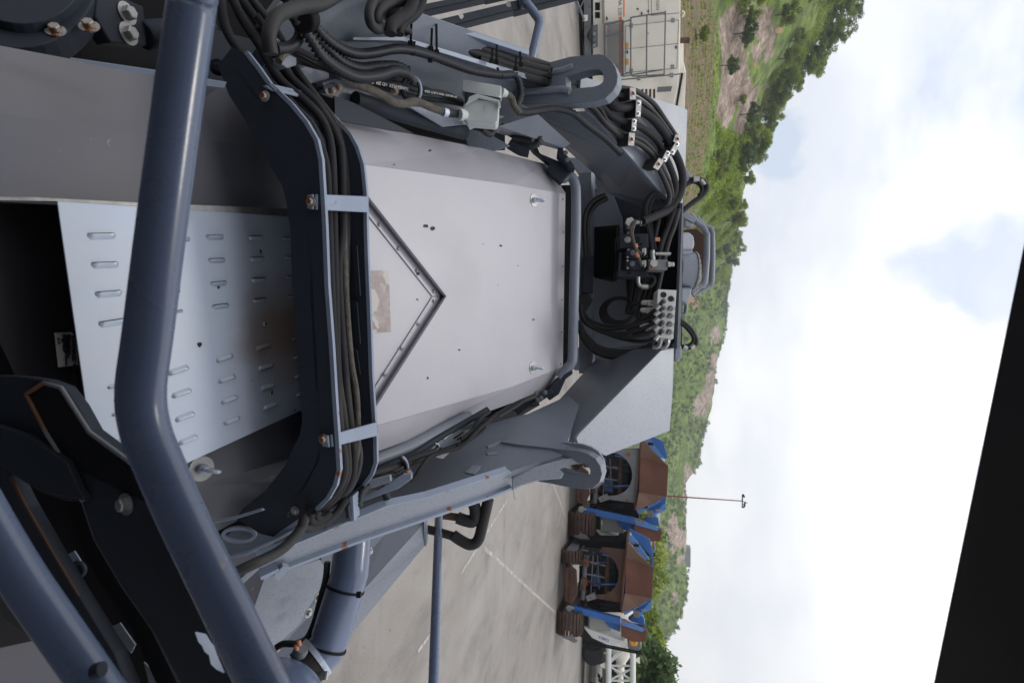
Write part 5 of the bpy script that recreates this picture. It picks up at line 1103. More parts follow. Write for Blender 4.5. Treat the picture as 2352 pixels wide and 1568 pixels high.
bl2('pipe_block', [(1572, 390), (1582, 391), (1585, 400), (1590, 408), (1588, 418), (1576, 424), (1570, 420)], 2.8, .05, 'paint_l', bev=.006)
bl2('pipe_block', [(1551, 786), (1560, 786), (1566, 797), (1566, 822), (1556, 832), (1549, 828)], 2.75, .05, 'paint_l', bev=.006)

# --- right side: pipes, tank, deck, box beam, strut and wrapped hoses
m = MB(); m.prism([W(575, 1330, 2.0), W(735, 1283, 2.2), W(756, 1320, 2.22), W(745, 1362, 2.2), (W(688, 1435, 2.15)), W(625, 1490, 2.1), W(540, 1560, 2.0), W(560, 1400, 1.95)], Vector((0, 0, -.25)))
dk = mpart('side_deck', m, 'paint_l', bev=.004, label='pale stained engine cover at the lower right of the machine')
m = MB(); m.prism([W(740, 1275, 2.25), W(860, 1225, 2.4), W(890, 1222, 2.42), W(700, 1420, 2.25), W(600, 1530, 2.15), W(590, 1520, 2.13), W(700, 1400, 2.23)], Vector((0, 0, -.2))); mpart('deck_step', m, 'paint')
m = MB(); m.prism([W(975, 1198, 2.55), W(890, 1215, 2.48), W(700, 1420, 2.3), W(560, 1580, 2.2), W(600, 1640, 2.2), W(828, 1362, 2.4)], Vector((0, 0, -.02))); mpart('box_beam_top', m, 'paint')
m = MB(); m.prism([W(976, 1198, 2.55), W(828, 1362, 2.4), W(600, 1640, 2.2), W(690, 1640, 2.25), W(805, 1458, 2.38), W(976, 1252, 2.6)], Vector((0, .0, -.01)) + FW * .02); bxb = mpart('box_beam', m, 'paint_l', label='pale box beam pointing to the yard')
m = MB(); m.prism([W(974, 1196, 2.52), W(978, 1197, 2.54), W(979, 1253, 2.6), W(975, 1254, 2.6)], Vector((-.02, .02, 0))); mpart('beam_end_plate', m, 'paint', parent=bxb)
for x, y, d, mt in [(848, 1266, 2.3, 'zinc'), (708, 1407, 2.1, 'zinc'), (730, 1371, 2.1, 'rustbolt'), (634, 1489, 2.0, 'rustbolt')]:
    q = MB(); q.bolt(W(x, y, d), Vector((0, -.3, 1)), .018); obj('bolt', q, M[mt], dk)
pipe_pts = [(770, 1262, 1.92), (797, 1262, 1.90), (803, 1290, 1.88), (803, 1320, 1.87), (790, 1360, 1.86), (765, 1428, 1.84), (752, 1472, 1.82), (738, 1498, 1.80), (712, 1522, 1.78)]
q = MB()
P = [W(*p) for p in [(812, 1225, 1.93), (803, 1318, 1.88), (766, 1440, 1.84), (748, 1490, 1.82), (705, 1530, 1.78)]]
q.tube([P[0], P[0].lerp(P[1], .9), P[1], P[1].lerp(P[2], .05), P[2], P[2].lerp(P[3], .4), P[3], P[4]], .061, 32, 0); ap = obj('air_pipe', q, M['rail'], mach, label='fat bent blue-grey air intake pipe')
def band(p, d, r, w, mt, nm, par=ap): 
    q = MB(); q.lathe(p, d, [(-w / 2, r * .98), (-w / 2, r), (w / 2, r), (w / 2, r * .98)], 30, False); return obj(nm, q, M[mt], par)
band(P[1].lerp(P[2], .28), P[2] - P[1], .0635, .008, 'black', 'cable_tie'); band(P[2].lerp(P[3], .9), P[3] - P[2] , .0645, .008, 'black', 'cable_tie')
band(P[3].lerp(P[4], .5), P[4] - P[3], .067, .016, 'steel', 'hose_clip'); band(P[3].lerp(P[4], .9), P[4] - P[3], .064, .05, 'rubber', 'rubber_sleeve')
for x, y in [(824, 1365), (772, 1512)]:
    q = MB(); q.box(W(x, y, 1.80), RT * .008, UP * .007, FW * .006); obj('tie_head', q, M['black'], ap)
q = MB(); q.tube([W(750, 1540, 1.74), W(747, 1560, 1.73)], .008, 8, 0); obj('clip_screw', q, M['zinc'], ap)
q = MB(); c = W(648, 1612, 1.66); ax = (W(712, 1522, 1.78) - c).normalized(); q.lathe(c, ax, [(-.3, .142), (-.02, .142)] + [(-.02 + .12 * math.sin(t), .142 * math.cos(t)) for t in [k * math.pi / 24 for k in range(1, 12)]], 40); obj('tank_dome', q, M['rail'], mach, label='rounded grey filter housing at the lower edge')
hose('corrugated_conduit', Q([(752, 1290), (748, 1330), (735, 1380), (722, 1430), (705, 1465), (680, 1478)], .45), .011, 'corr')
hose('cable', [W(x, y, 1.78) for x, y in [(635, 1486), (650, 1478), (675, 1478)]], .010, 'hose')
q = MB(); q.lathe(W(688, 1498, 1.72), W(698, 1480, 1.70) - W(688, 1498, 1.72), [(0, .022), (.012, .022), (.016, .018), (.026, .016)], 16); obj('sensor_body', q, M['midgrey'], mach)
for a, b in [((682, 1492), (680, 1480)), ((688, 1482), (686, 1470))]:
    q = MB(); q.tube([W(*a, 1.66), W(*b, 1.66)], .006, 8, 0); obj('spade_terminal', q, M['copper'], mach)
tubeobj('side_strut', [W(1008, 1178, 2.75), W(996, 1568, 2.02), W(990, 2300, 1.45)], .0195, 'rail', n=20, s=0, label='straight round strut reaching to the right edge of the view')
for pts, r in [([(1018, 1183), (1055, 1188)], .018), ([(1050, 1188), (1070, 1195), (1088, 1196), (1092, 1172), (1085, 1150)], .028), ([(1040, 1228), (1061, 1242), (1081, 1250), (1098, 1240), (1108, 1205), (1122, 1145)], .026), ([(981, 1215), (1010, 1222), (1045, 1232)], .020)]:
    o = tubeobj('wrapped_hose', [W(x, y, 2.65) for x, y in pts], r, 'rubber' if r > .019 else ('rust_b' if r < .019 else 'rubber'), n=14)
# --- big unseen bulk of the machine: chassis, tracks and the operator's platform, canopy
m = MB(); m.abox(-1.1, 1.05, -3.0, .55, .45, 1.15); m.abox(-.9, .42, .5, 1.45, .5, 1.05); mpart('chassis', m, 'dark', bev=.02)
P1 = [on(HP, -150, 470, -.10), on(HP, 700, 420, -.10), on(HP, 1290, 470, -.16), on(HP, 1290, 820, -.16), on(HP, 700, 960, -.10), on(HP, 100, 1000, -.10)]
m = MB(); m.prism(P1, Vector((0, 0, -.18))); mpart('conveyor_frame', m, 'black')
m = MB(); m.abox(-1.3, 1.4, -2.6, .12, .98, 1.06); mpart('platform', m, 'dark')
for s in (-1, 1):
    m = MB(); m.abox(s * .9 - .17, s * .9 + .17, -2.6, -1.0, .01, .5); mpart('track', m, 'dark', bev=.1)
    m = MB(); m.abox(s * .75 - .17, s * .75 + .17, -.2, .9, .01, .5); mpart('track', m, 'dark', bev=.1)
m = MB(); m.abox(-1.9, 1.9, -3.2, -1.2, 1.06, 2.94); mpart('rear_light_blocker', m, 'paint', bev=.05)  # unseen wall behind the camera, added to keep sky light off near parts
A, B = W(2352, 530, .64), W(2150, 1568, .83); d = (B - A); A2, B2 = A - d * 2.2, B + d * 1.1; z = A.z
A2.z = B2.z = z
m = MB(); m.prism([A2, B2, Vector((B2.x, -2.8, z)), Vector((A2.x, -2.8, z))], Vector((0, 0, .07))); cn = mpart('canopy_roof', m, 'black', bev=.006, label='black underside of the operator canopy roof')
for x, y in ((-1.7, -.6), (1.7, -.6)):
    m = MB(); m.tube([Vector((x * .75, y, 1.0)), Vector((x * .75, y, z))], .03, 12, 0); mpart('canopy_post', m, 'rail')
# handrail and angle bars at the left
tubeobj('front_handrail', [W(x, y, 2.3) for x, y in [(1120, -420), (1196, -20), (1208, 5), (1233, 38), (1239, 52), (1236, 70), (1219, 140)]], .0185, 'rail', n=18, s=3, label='bent grey handrail at the left side arm')
for a, b, wpx in [((950, 22), (1110, -12), 7), ((1110, -12), (1500, -95), 7), ((1005, 56), (1176, 14), 10), ((1176, 14), (1600, -92), 10)]:
    pa, pb_ = W(*a, 2.3), W(*b, 2.5); w = (pb_ - pa).cross(FW).normalized() * wpx * 2.4 / F
    q = MB(); q.prism([pa - w, pb_ - w, pb_ + w, pa + w], FW * .01); q.prism([pa - w, pb_ - w, pb_ - w + FW * .05, pa - w + FW * .05], w * .1); obj('angle_bar', q, M['duct'], mach)
m = MB()
for x, y in [(1058, 38), (1169, 10)]: m.lathe(W(x, y, 2.36), -FW, [(0, .012), (.002, .012)], 12)
mpart('bar_hole', m, 'cream')
# ================================================================== white mixing plant trailer, upper left of the yard
KP = vpl((1450, 0, 22.0), (1450, 170, 23.3)); kn = KP[1]; up3 = Vector((0, 0, 1))
g0 = on(KP, 1322, 85); g0.z = 0
km = empty('mixing_plant_trailer', g0, 'cream white wheeled mixing plant trailer with orange stripe parked at the field edge', 'trailer')
def kplate(name, pts, off, th, m, parent=km, bev=.0, **kw):
    q = MB(); q.plate(pts, KP, th, off); return obj(name, q, M[m], parent, bev=bev, **kw)
body = kplate('body', [(1383, -220), (1566, -220), (1561, 165), (1557, 200), (1548, 245), (1392, 245), (1390, 165)], 0, 2.4, 'cream', bev=.03)
kplate('frame', [(1338, -220), (1354, -220), (1358, 175), (1343, 175)], .12, .3, 'midgrey', bev=.01)
kplate('lower_body', [(1362, -220), (1383, -220), (1388, 40), (1388, 240), (1360, 240), (1362, 90)], -.12, 2.1, 'cream', bev=.02)
kplate('chassis', [(1330, -220), (1362, -220), (1362, 240), (1345, 240)], -.5, 1.2, 'black')
for y0, y1 in [(6, 24), (28, 42), (-40, -20)]: kplate('opening', [(1367, y0), (1378, y0), (1378, y1), (1367, y1)], -.10, .02, 'black')
def kwheel(y):
    c = on(KP, 1330, y, -.45); c.z = .52; q = MB(); ax = -kn
    q.lathe(c, ax, [(0, .30), (0, .45), (.04, .51), (.24, .51), (.28, .45), (.28, .3)], 28); w = obj('wheel', q, M['rubber'], km)
    q = MB(); q.lathe(c - ax * .01, ax, [(0, .29), (.06, .26), (.07, .1), (0, .09)], 20); obj('rim', q, M['midgrey'], w)
kwheel(86); kwheel(20); kwheel(-120)
def seam(pts, w=.012, off=.003, parent=body, m='cream_d'):
    q = MB()
    for a, b in zip(pts, pts[1:]):
        A, B = on(KP, *a, off), on(KP, *b, off); s = (B - A).cross(kn).normalized() * w; q.prism([A - s, B - s, B + s, A + s], -kn * .002)
    return obj('door_seam', q, M[m], parent)
dr = kplate('door', [(1437, 57), (1559, 45), (1556, 157), (1437, 167)], .012, .01, 'cream', parent=body)
for s in [[(1437, 60), (1559, 46)], [(1559, 46), (1555, 157)], [(1555, 157), (1437, 167)], [(1437, 167), (1437, 60)], [(1437, 113), (1558, 100)]]: seam(s, .008, .026, dr)
seam([(1383, 0), (1385, 55)], .01); seam([(1488, -40), (1490, 35)], .01); seam([(1496, -40), (1496, 36)], .01); seam([(1496, 36), (1560, 30)], .01)
seam([(1420, 184), (1564, 170)], .022); seam([(1395, 186), (1420, 184)], .02)
for x, y in [(1450, 59), (1546, 47), (1450, 163), (1545, 154), (1467, 180), (1543, 173)]:
    h_ = kplate('hinge', [(x - 4, y - 5), (x + 4, y - 5), (x + 4, y + 5), (x - 4, y + 5)], .035, .02, 'zinc', bev=.004)
    for dx, dy in ((-2, -3), (2, -3), (-2, 3), (2, 3)):
        q = MB(); q.lathe(on(KP, x + dx, y + dy, .035), kn, [(0, .014), (.01, .014)], 8); obj('hinge_bolt', q, M['black'], h_)
for x, y in [(1441, 120), (1553, 109), (1474, 32), (1394, 43)]:
    kplate('latch', [(x - 1.5, y - 4), (x + 1, y - 4), (x + 2, y), (x + 1, y + 4), (x - 1.5, y + 3)], .05, .03, 'black', parent=dr)
for x, y, r in [(1465, 21, .035), (1489, 26, .035), (1489, 77, .02), (1473, 110, .02)]:
    q = MB(); q.lathe(on(KP, x, y, .02), kn, [(0, r), (.02, r)], 12); obj('vent_cap', q, M['black'], body)
st = kplate('orange_stripe', [(1431.5, -220), (1434.8, -220), (1434.8, 38), (1431.5, 40)], .004, .003, 'orange')
kplate('orange_stripe', [(1421.5, 39), (1428.5, 38), (1428.5, 172), (1421.5, 173)], .004, .003, 'orange')
def kt(s, x, y_end, hpx, m, sp=1.0):
    a, b = on(KP, x, y_end - 60, .006), on(KP, x, y_end, .006); xd = b - a; yd = on(KP, x + 5, y_end) - on(KP, x - 5, y_end)
    size = hpx * (on(KP, x + 1, y_end) - on(KP, x, y_end)).length / .70
    cu = bpy.data.curves.new('t', 'FONT'); cu.body = s; cu.size = size; cu.space_character = sp; t_ = bpy.data.objects.new('t', cu); me_ = bpy.data.meshes.new_from_object(t_); wd = max(v.co.x for v in me_.vertices); bpy.data.objects.remove(t_); bpy.data.meshes.remove(me_)
    text('lettering', s, size, b - xd.normalized() * wd, xd, yd, M[m], body, ext=.002, spacing=sp)
kt('KMA 220', 1420.5, 36.5, 7.6, 'dark', 1.05); kt('WIRTGEN', 1507.5, 23.5, 6.8, 'midgrey', 1.05)
for y0, y1 in [(98, 110), (135, 149)]:
    o = kplate('sticker', [(1437.5, y0), (1443.5, y0), (1444, y1), (1437.5, y1)], .03, .003, 'yellow', parent=dr)
# expanded-metal step and railing
q = MB(); y = 54
mp_ = lambda x, y, o=.35: on(KP, x, y, o)
for i in range(26):
    x = 1394 + i * 1.4
    q.tube([mp_(x, 55 + j * 1.55 , .35) + up3 * (.028 if (i + j) % 2 else -.0) for j in range(74)], .011, 4, 0, cap=False)
sm = obj('mesh_step', q, M['midgrey'], km)
for a, b in [((1390, 55), (1390, 172)), ((1431, 48), (1431, 172)), ((1388, 56), (1432, 48)), ((1391, 83), (1431, 76)), ((1391, 155), (1431, 150)), ((1392, 176), (1432, 173))]:
    q = MB(); q.tube([mp_(*a), mp_(*b)], .045, 6, 0); obj('step_frame', q, M['midgrey'], sm)
rl = [(1452, 40), (1520, 30), (1526, 31), (1528.5, 36), (1526, 160), (1525, 168), (1520, 172), (1462, 175), (1454, 175), (1450, 170), (1449, 160), (1449, 50), (1449, 43), (1452, 40)]
q = MB(); q.tube([mp_(x, y, .42) for x, y in rl], .03, 8, 2); ra = obj('railing', q, M['midgrey'], km)
for a, b in [((1486, 35), (1485, 174)), ((1431, 51), (1449, 46)), ((1430, 172), (1450, 166)), ((1430, 176), (1522, 160))]:
    q = MB(); q.tube([mp_(*a, .42), mp_(*b, .42)], .03, 8, 0); obj('railing_bar', q, M['midgrey'], ra)
q = MB(); a = on(KP, 1562, 93, -.5); b = on(KP, 1584, 93, -.5); q.tube([a, b], .11, 14, 0); obj('exhaust_stack', q, M['rust_b'], km)
for x, y in [(1567, 32), (1567, 160)]:
    q = MB(); a = on(KP, x - 1, y, -.05); q.tube([a + (up3 * math.sin(t) + kn.cross(up3) * math.cos(t)) * .09 for t in [math.pi * k / 10 for k in range(11)]], .03, 6, 0); obj('lifting_eye', q, M['cream'], body)
kplate('grille', [(1511, 200), (1544, 198), (1541, 210), (1509, 212)], .01, .02, 'midgrey')
for k in range(6): kplate('vent_slat', [(1455 + k * 9, 205), (1460 + k * 9, 204.5), (1460 + k * 9, 226), (1455 + k * 9, 227)], .006, .01, 'rust_b')
kplate('valve_panel', [(1358, 60), (1373, 56), (1373, 108), (1360, 112)], .2, .06, 'midgrey', bev=.01)
q = MB()
for k in range(7): q.tube([on(KP, 1360 + k, 64 + k * 6, .22), on(KP, 1354, 70 + k * 4, .3), on(KP, 1348, 84, .24)], .012, 5, 3)
obj('valve_cable', q, M['black'], km)
for k in range(4): kplate('valve', [(1362, 62 + k * 13), (1368, 61 + k * 13), (1368, 68 + k * 13), (1362, 70 + k * 13)], .28, .08, 'zinc' if k % 2 else 'midgrey', bev=.008)
kplate('tie_plate', [(1339, 35), (1350, 34), (1350, 48), (1340, 49)], .14, .02, 'cream')
q = MB(); q.prism([on(KP, 1562, 95, -1.0), on(KP, 1570, 95, -1.0), on(KP, 1570, 140, -1.0), on(KP, 1576, 165, -1.0), on(KP, 1572, 260, -1.0), on(KP, 1545, 262, -1.0), on(KP, 1560, 180, -1.0)], -kn * 1.6); obj('rear_hopper', q, M['cream'], km, bev=.02)
q = MB(); q.tube([on(KP, 1567, 168, -.9), on(KP, 1553, 250, -.9)], .05, 6, 0); obj('hopper_seal', q, M['black'], km)
q = MB(); q.tube([on(KP, 1320, -10, 1.2), on(KP, 1341, 45, .4)], .05, 8, 0); q.tube([on(KP, 1341, 0, .5), on(KP, 1320, 45, .5)], .03, 8, 0); obj('access_ladder', q, M['midgrey'], km)

# ================================================================== tracked crushers (local axes: a right, b up, c towards the viewer)
def crusher():
    e = empty('tracked_crusher', (0, 0, 0))
    s = 1 / 68.8                                  # metres per picture pixel at its distance
    def L(x, y, c=0): return Vector(((y - 1360) * s, -c, (x - 1284) * s))
    def pp(name, pts, c, th, m, parent=e, bev=.01):
        q = MB(); q.prism([L(x, y, c) for x, y in pts], Vector((0, th, 0))); return obj(name, q, M[m], parent, bev=bev)
    def bar(name, a, b, r, m, c=0, parent=e, n=4):
        q = MB(); q.tube([L(*a, c), L(*b, c)], r, n, 0); return obj(name, q, M[m], parent)
    # tracks
    def track(y0, y1, x0, x1, c, ang=0):
        q = MB(); w = (y1 - y0) * s; h = (x1 - x0) * s; r = h / 2; Ln = 3.6; pts = []
        z0 = (x0 - 1284) * s + r; P = []
        for k in range(13): t = math.pi * (k / 12 + .5); P.append((-c + math.cos(t) * r * -1 * -1, z0 + math.sin(t) * r))
        def prof(u):
            tot = 2 * Ln + 2 * math.pi * r; d = u * tot
            if d < Ln: return (-c + r + d, z0 + r)
            d -= Ln
            if d < math.pi * r: t = d / r; return (-c + r + Ln + math.sin(t) * r, z0 + math.cos(t) * r)
            d -= math.pi * r
            if d < Ln: return (-c + r + Ln - d, z0 - r)
            d -= Ln; t = d / r; return (-c + r - math.sin(t) * r, z0 - math.cos(t) * r)
        xc = ((y0 + y1) / 2 - 1360) * s; N = 84
        for k in range(N):
            a = prof(k / N); b = prof(((k + .72) % N) / N); 
            A = Vector((xc - w / 2, a[0], a[1])); B = Vector((xc - w / 2, b[0], b[1])); d = (B - A); nrm = Vector((0, -d.z, d.y)).normalized()
            cc = (A + B) / 2 + Vector((w / 2, 0, 0)); q.box(cc, Vector((w / 2, 0, 0)), d / 2, nrm * .03)
            for sx in (-.35, .35): q.box(cc + Vector((w * sx, 0, 0)), Vector((w * .12, 0, 0)), d * .18, nrm * .045)
        t_ = obj('track', q, M['track'], e)
        q = MB(); q.box(Vector((xc, -c + r + Ln / 2, z0)), (w * .42, 0, 0), (0, Ln / 2, 0), (0, 0, r * .55)); obj('track_frame', q, M['midgrey'], t_)
    track(1388, 1436, 1284, 1340, .9); track(1262, 1292, 1284, 1330, .2)
    pp('track_guard', [(1297, 1436), (1328, 1446), (1336, 1441), (1322, 1430)], .95, .03, 'midgrey')
    pp('rear_beam', [(1299, 1297), (1312, 1291), (1325, 1300), (1329, 1350), (1318, 1372), (1300, 1368)], .6, .25, 'rust_b', bev=.03)
    pp('beam_lip', [(1312, 1302), (1318, 1302), (1318, 1364), (1311, 1362)], .64, .04, 'rust_b')
    # hopper: folded rusty plates
    hp = pp('hopper', [(1438, 1262), (1498, 1278), (1495, 1342), (1436, 1338)], .5, .06, 'rust', bev=.004)
    for tri, m_ in ((((1438, 1262, .5), (1498, 1278, .5), (1469, 1250, .8), (1441, 1222, .95)), 'rust_l'), (((1436, 1338, .5), (1495, 1342, .5), (1466, 1358, .75), (1429, 1374, .95)), 'rust_l')):
        q = MB(); q.prism([L(*z) for z in tri], Vector((0, .05, 0))); obj('hopper_flank', q, M[m_], hp)
    q = MB(); q.prism([L(1441, 1222, .45), L(1429, 1374, .45), L(1429, 1374, -2.2), L(1441, 1222, -2.2)], Vector((0, 0, -.05))); obj('hopper_floor', q, M['rust'], hp)
    q = MB(); q.prism([L(1498, 1278, .45), L(1495, 1342, .45), L(1492, 1342, -2.4), L(1500, 1278, -2.4)], Vector((0, 0, -.05))); obj('hopper_rim', q, M['blue'], hp)
    pp('hopper_wing', [(1443, 1212), (1452, 1214), (1490, 1262), (1478, 1262), (1443, 1226)], .42, .08, 'blue_w', parent=hp, bev=.004)
    pp('hopper_wing', [(1429, 1372), (1436, 1384), (1484, 1352), (1480, 1342)], .54, .08, 'blue_w', parent=hp, bev=.004)
    for x, y in [(1460, 1232), (1449, 1367)]: pp('hook_slot', [(x - 6, y - 3), (x + 6, y - 3), (x + 6, y + 3), (x - 6, y + 3)], .56, .02, 'black', parent=hp)
    pp('hopper_side', [(1443, 1205), (1490, 1225), (1499, 1262), (1492, 1264), (1450, 1222)], -.4, .06, 'blue')
    pp('hopper_side', [(1452, 1378), (1470, 1366), (1497, 1344), (1494, 1366), (1478, 1384), (1460, 1392)], -.3, .06, 'blue')
    for k in range(5): bar('rib', (1466 + k * 4, 1388 - k * 2), (1490 + k * 1.5, 1362 + 2 * k), .035, 'blue_w', .0)
    # arch plate with round opening
    arc = [(1375 + math.sin(t) * 46, 1303 - math.cos(t) * 47) for t in [math.pi * k / 16 for k in range(17)]]
    pp('arch_plate', [(1383, 1245), (1438, 1245), (1430, 1362), (1368, 1358), (1366, 1352)] + [(x, y) for x, y in reversed(arc)] + [], .35, .06, 'rust_b', bev=.003)
    pp('arch_foot', [(1366, 1346), (1372, 1358), (1352, 1366), (1346, 1356)], .4, .15, 'midgrey')
    # inner steelwork
    pp('inner_body', [(1320, 1250), (1440, 1244), (1436, 1410), (1320, 1420)], -1.2, 2.6, 'black')
    pp('engine_bay', [(1330, 1262), (1410, 1262), (1410, 1350), (1330, 1350)], -.7, .1, 'dark')
    for a, b, r, m in [((1395, 1262), (1392, 1350), .09, 'rust_b'), ((1343, 1272), (1337, 1372), .10, 'midgrey'), ((1352, 1286), (1392, 1292), .035, 'midgrey'), ((1346, 1314), (1388, 1318), .03, 'midgrey'), ((1348, 1330), (1390, 1334), .04, 'rust_b'),
                       ((1400, 1268), (1412, 1256), .05, 'midgrey'), ((1360, 1262), (1356, 1360), .025, 'midgrey'), ((1330, 1296), (1350, 1272), .05, 'midgrey'), ((1328, 1372), (1346, 1352), .05, 'rust'), ((1370, 1270), (1375, 1345), .02, 'midgrey')]:
        bar('frame_bar', a, b, r, m, -.1)
    rc = random.Random(9)
    for k in range(26):
        x, y = rc.uniform(1325, 1405), rc.uniform(1258, 1352); dx, dy = (rc.uniform(8, 40), rc.uniform(-6, 6)) if rc.random() < .5 else (rc.uniform(-5, 5), rc.uniform(8, 35))
        bar('frame_bar', (x, y), (min(1425, x + dx), min(1360, y + dy)), rc.uniform(.012, .035), rc.choice(['dark', 'black', 'midgrey', 'rust_b', 'blue']), rc.uniform(-.6, .25))
    for k in range(10):
        x, y = rc.uniform(1330, 1420), rc.uniform(1365, 1395); q = MB(); q.tube([L(x, y, .3), L(x + rc.uniform(-8, 8), y + rc.uniform(2, 8), .35), L(x + rc.uniform(8, 20), y + rc.uniform(-3, 6), .3)], .018, 6, 4); obj('hydraulic_line', q, M['black'], e)
    for (x, y) in [(1344, 1287), (1341, 1330)]: pp('winch_block', [(x - 7, y - 8), (x + 6, y - 9), (x + 7, y + 8), (x - 6, y + 9)], .1, .2, 'rust', bev=.02)
    pp('blue_tank', [(1358, 1318), (1376, 1318), (1376, 1346), (1358, 1346)], -.5, .1, 'blue')
    # blue beam, box to the right, panels and engine cover
    pp('folding_beam', [(1322, 1378), (1334, 1380), (1427, 1392), (1426, 1406), (1334, 1393), (1323, 1390)], .5, .22, 'blue', bev=.01)
    q = MB(); q.tube([L(1310, 1382, .45), L(1323, 1383, .45)], .06, 10, 0); q.lathe(L(1312, 1382, .5), (0, -1, 0), [(0, .1), (.1, .1)], 14); obj('beam_pin', q, M['zinc'], e)
    bx_ = pp('side_box', [(1427, 1407), (1431, 1405), (1485, 1414), (1482, 1437), (1455, 1440), (1429, 1432)], .4, .5, 'rust', bev=.01)
    pp('side_box_flap', [(1427, 1393), (1436, 1393), (1479, 1410), (1476, 1416), (1429, 1407)], .46, .05, 'blue_w', parent=bx_, bev=.003)
    pp('conveyor_mount', [(1443, 1400), (1462, 1384), (1478, 1392), (1481, 1410), (1450, 1404)], .1, .3, 'blue')
    pp('blue_panel', [(1382, 1393), (1392, 1394), (1426, 1402), (1426, 1428), (1403, 1422), (1392, 1412)], .15, .1, 'blue', bev=.006)
    pp('grey_panel', [(1357, 1400), (1404, 1405), (1404, 1430), (1355, 1430)], .1, .3, 'greypanel', bev=.01)
    ew = pp('engine_cover', [(1341, 1428), (1352, 1429), (1436, 1446), (1436, 1453), (1416, 1463), (1392, 1461), (1362, 1452), (1344, 1434)], .0, 1.6, 'engwhite', bev=.05)
    q = MB(); q.prism([L(1352, 1431, .003), L(1352, 1431.7, .003), L(1434, 1449, .003), L(1434, 1448.3, .003)], Vector((0, -.004, 0))); obj('cover_seam', q, M['midgrey'], ew)
    pp('emblem_frame', [(1378, 1445), (1400, 1450), (1400, 1455), (1378, 1450)], .012, .01, 'blue_w', parent=ew, bev=0); pp('emblem_field', [(1380, 1446.4), (1398, 1450.4), (1398, 1453.6), (1380, 1449.6)], .016, .01, 'engwhite', parent=ew, bev=0); pp('emblem', [(1384, 1448), (1394, 1450.2), (1394, 1452), (1384, 1449.8)], .020, .01, 'blue', parent=ew, bev=0)
    wedge = pp('belt_wedge', [(1309, 1440), (1328, 1437), (1348, 1440), (1378, 1462), (1376, 1470), (1350, 1462), (1312, 1454)], -.3, .8, 'rubber')
    bar('ladder_rail', (1345, 1462), (1472, 1470), .03, 'black', -.1); bar('ladder_rail', (1345, 1466), (1472, 1474), .03, 'black', -.1)
    for k in range(14): bar('ladder_rung', (1350 + k * 9, 1462 + k * .6), (1350 + k * 9, 1467 + k * .6), .018, 'midgrey', -.1)
    pp('drive_motor', [(1440, 1440), (1470, 1440), (1474, 1462), (1462, 1474), (1444, 1468)], -.1, .5, 'midgrey', bev=.04)
    q = MB(); q.lathe(L(1456, 1446, .0), (0, -1, 0), [(0, .14), (.1, .14), (.1, .06)], 20); obj('yellow_wheel', q, M['yellow'], e)
    pp('valve_box', [(1454, 1376), (1468, 1376), (1468, 1390), (1454, 1390)], .3, .2, 'midgrey')
    q = MB(); q.tube([L(1472, 1374, .2), L(1484, 1376, .2)], .03, 8, 0); obj('warning_lamp_post', q, M['zinc'], e)
    for k in range(3): bar('hydraulic_line', (1345 + k * 4, 1372), (1425, 1380 + k * 2), .018, 'black', .2)
    pp('deck_plate', [(1334, 1392), (1352, 1396), (1352, 1432), (1336, 1430)], -.1, .6, 'dark')
    return e
cr = crusher(); tag(cr, 'right rusty blue tracked crusher, nearest, with tall dark tree crown behind its hopper', 'crusher', 'tracked crushers parked on the yard')
G = ground(1286, 1360); cr.location = (G.x, G.y, 0)
dist = G.y; kk = dist * .975 / (F / 68.8)
cr.scale = (kk, kk, kk * 1.0); cr.rotation_euler = (0, 0, R(-10))
c2 = copy_tree(cr); c2['label'] = 'left rusty blue tracked crusher, partly hidden behind the right lifting lug'
G2 = ground(1312, 1140); c2.location = (G2.x, G2.y, 0); k2 = G2.y / (F / 68.8) * 1.0; c2.scale = (k2, k2, k2)
for ch in c2.children:
    if ch.name.startswith(('arch_plate', 'arch_foot')):
        ch.material_slots[0].link = 'OBJECT'; ch.material_slots[0].material = M['midgrey']; ch['label'] = 'grey arch plate under the hopper'
bpy.context.view_layer.update()

# ================================================================== horizontal white silo on its frame
SP = vpl((1390, 1470, 27), (1390, 1568, 26.5)); g1 = on(SP, 1390, 1520); g1.z = 0
sl = empty('silo_trailer', g1, 'white cement silo lying on its side in a tubular frame, lower right', 'silo')
sn = SP[1]
def sbar(name, a, b, r, off=0, m='engwhite', n=10, parent=sl):
    q = MB(); q.tube([on(SP, *a, off), on(SP, *b, off)], r, n, 0); return obj(name, q, M[m], parent)
for off in (.9, -1.2):
    for x in (1398, 1454): sbar('frame_tube', (x, 1455), (x - 1, 1680), .13, off, n=14)
    for a, b in [((1402, 1472), (1452, 1500)), ((1450, 1474), (1400, 1522)), ((1400, 1528), (1452, 1528)), ((1402, 1530), (1450, 1560)), ((1452, 1534), (1402, 1560)), ((1400, 1562), (1452, 1562)), ((1402, 1516), (1420, 1496))]: sbar('brace', a, b, .045 if a[0] != b[0] else .06, off, n=8)
a, b = on(SP, 1428, 1440, -.2), on(SP, 1426, 1530, -.2)
u = (b - a); Ls = u.length; q = MB(); q.lathe(a - u * 1.5, u, [(0, .2), (.2, .85), (Ls * 1.75, .85), (Ls * 1.8, .9), (Ls * 1.85, .85), (Ls * 2.2, .45), (Ls * 2.4, .22), (Ls * 2.45, .24)], 36)
obj('silo_shell', q, M['cream'], sl)
q = MB(); q.lathe(b, u, [(0, .16), (.3, .2), (.34, .12), (.7, .15)], 16); obj('outlet', q, M['cream'], sl)
for y in (1500, 1540): sbar('cross_rail', (1412, y), (1440, y), .04, -.2)
for x, y in [(1382, 1528), (1392, 1500), (1462, 1516)]:
    q = MB(); q.plate([(x - 6, y - 1), (x + 8, y - 8), (x + 8, y + 8)], SP, .1, off=.9); obj('foot', q, M['cream'], sl)
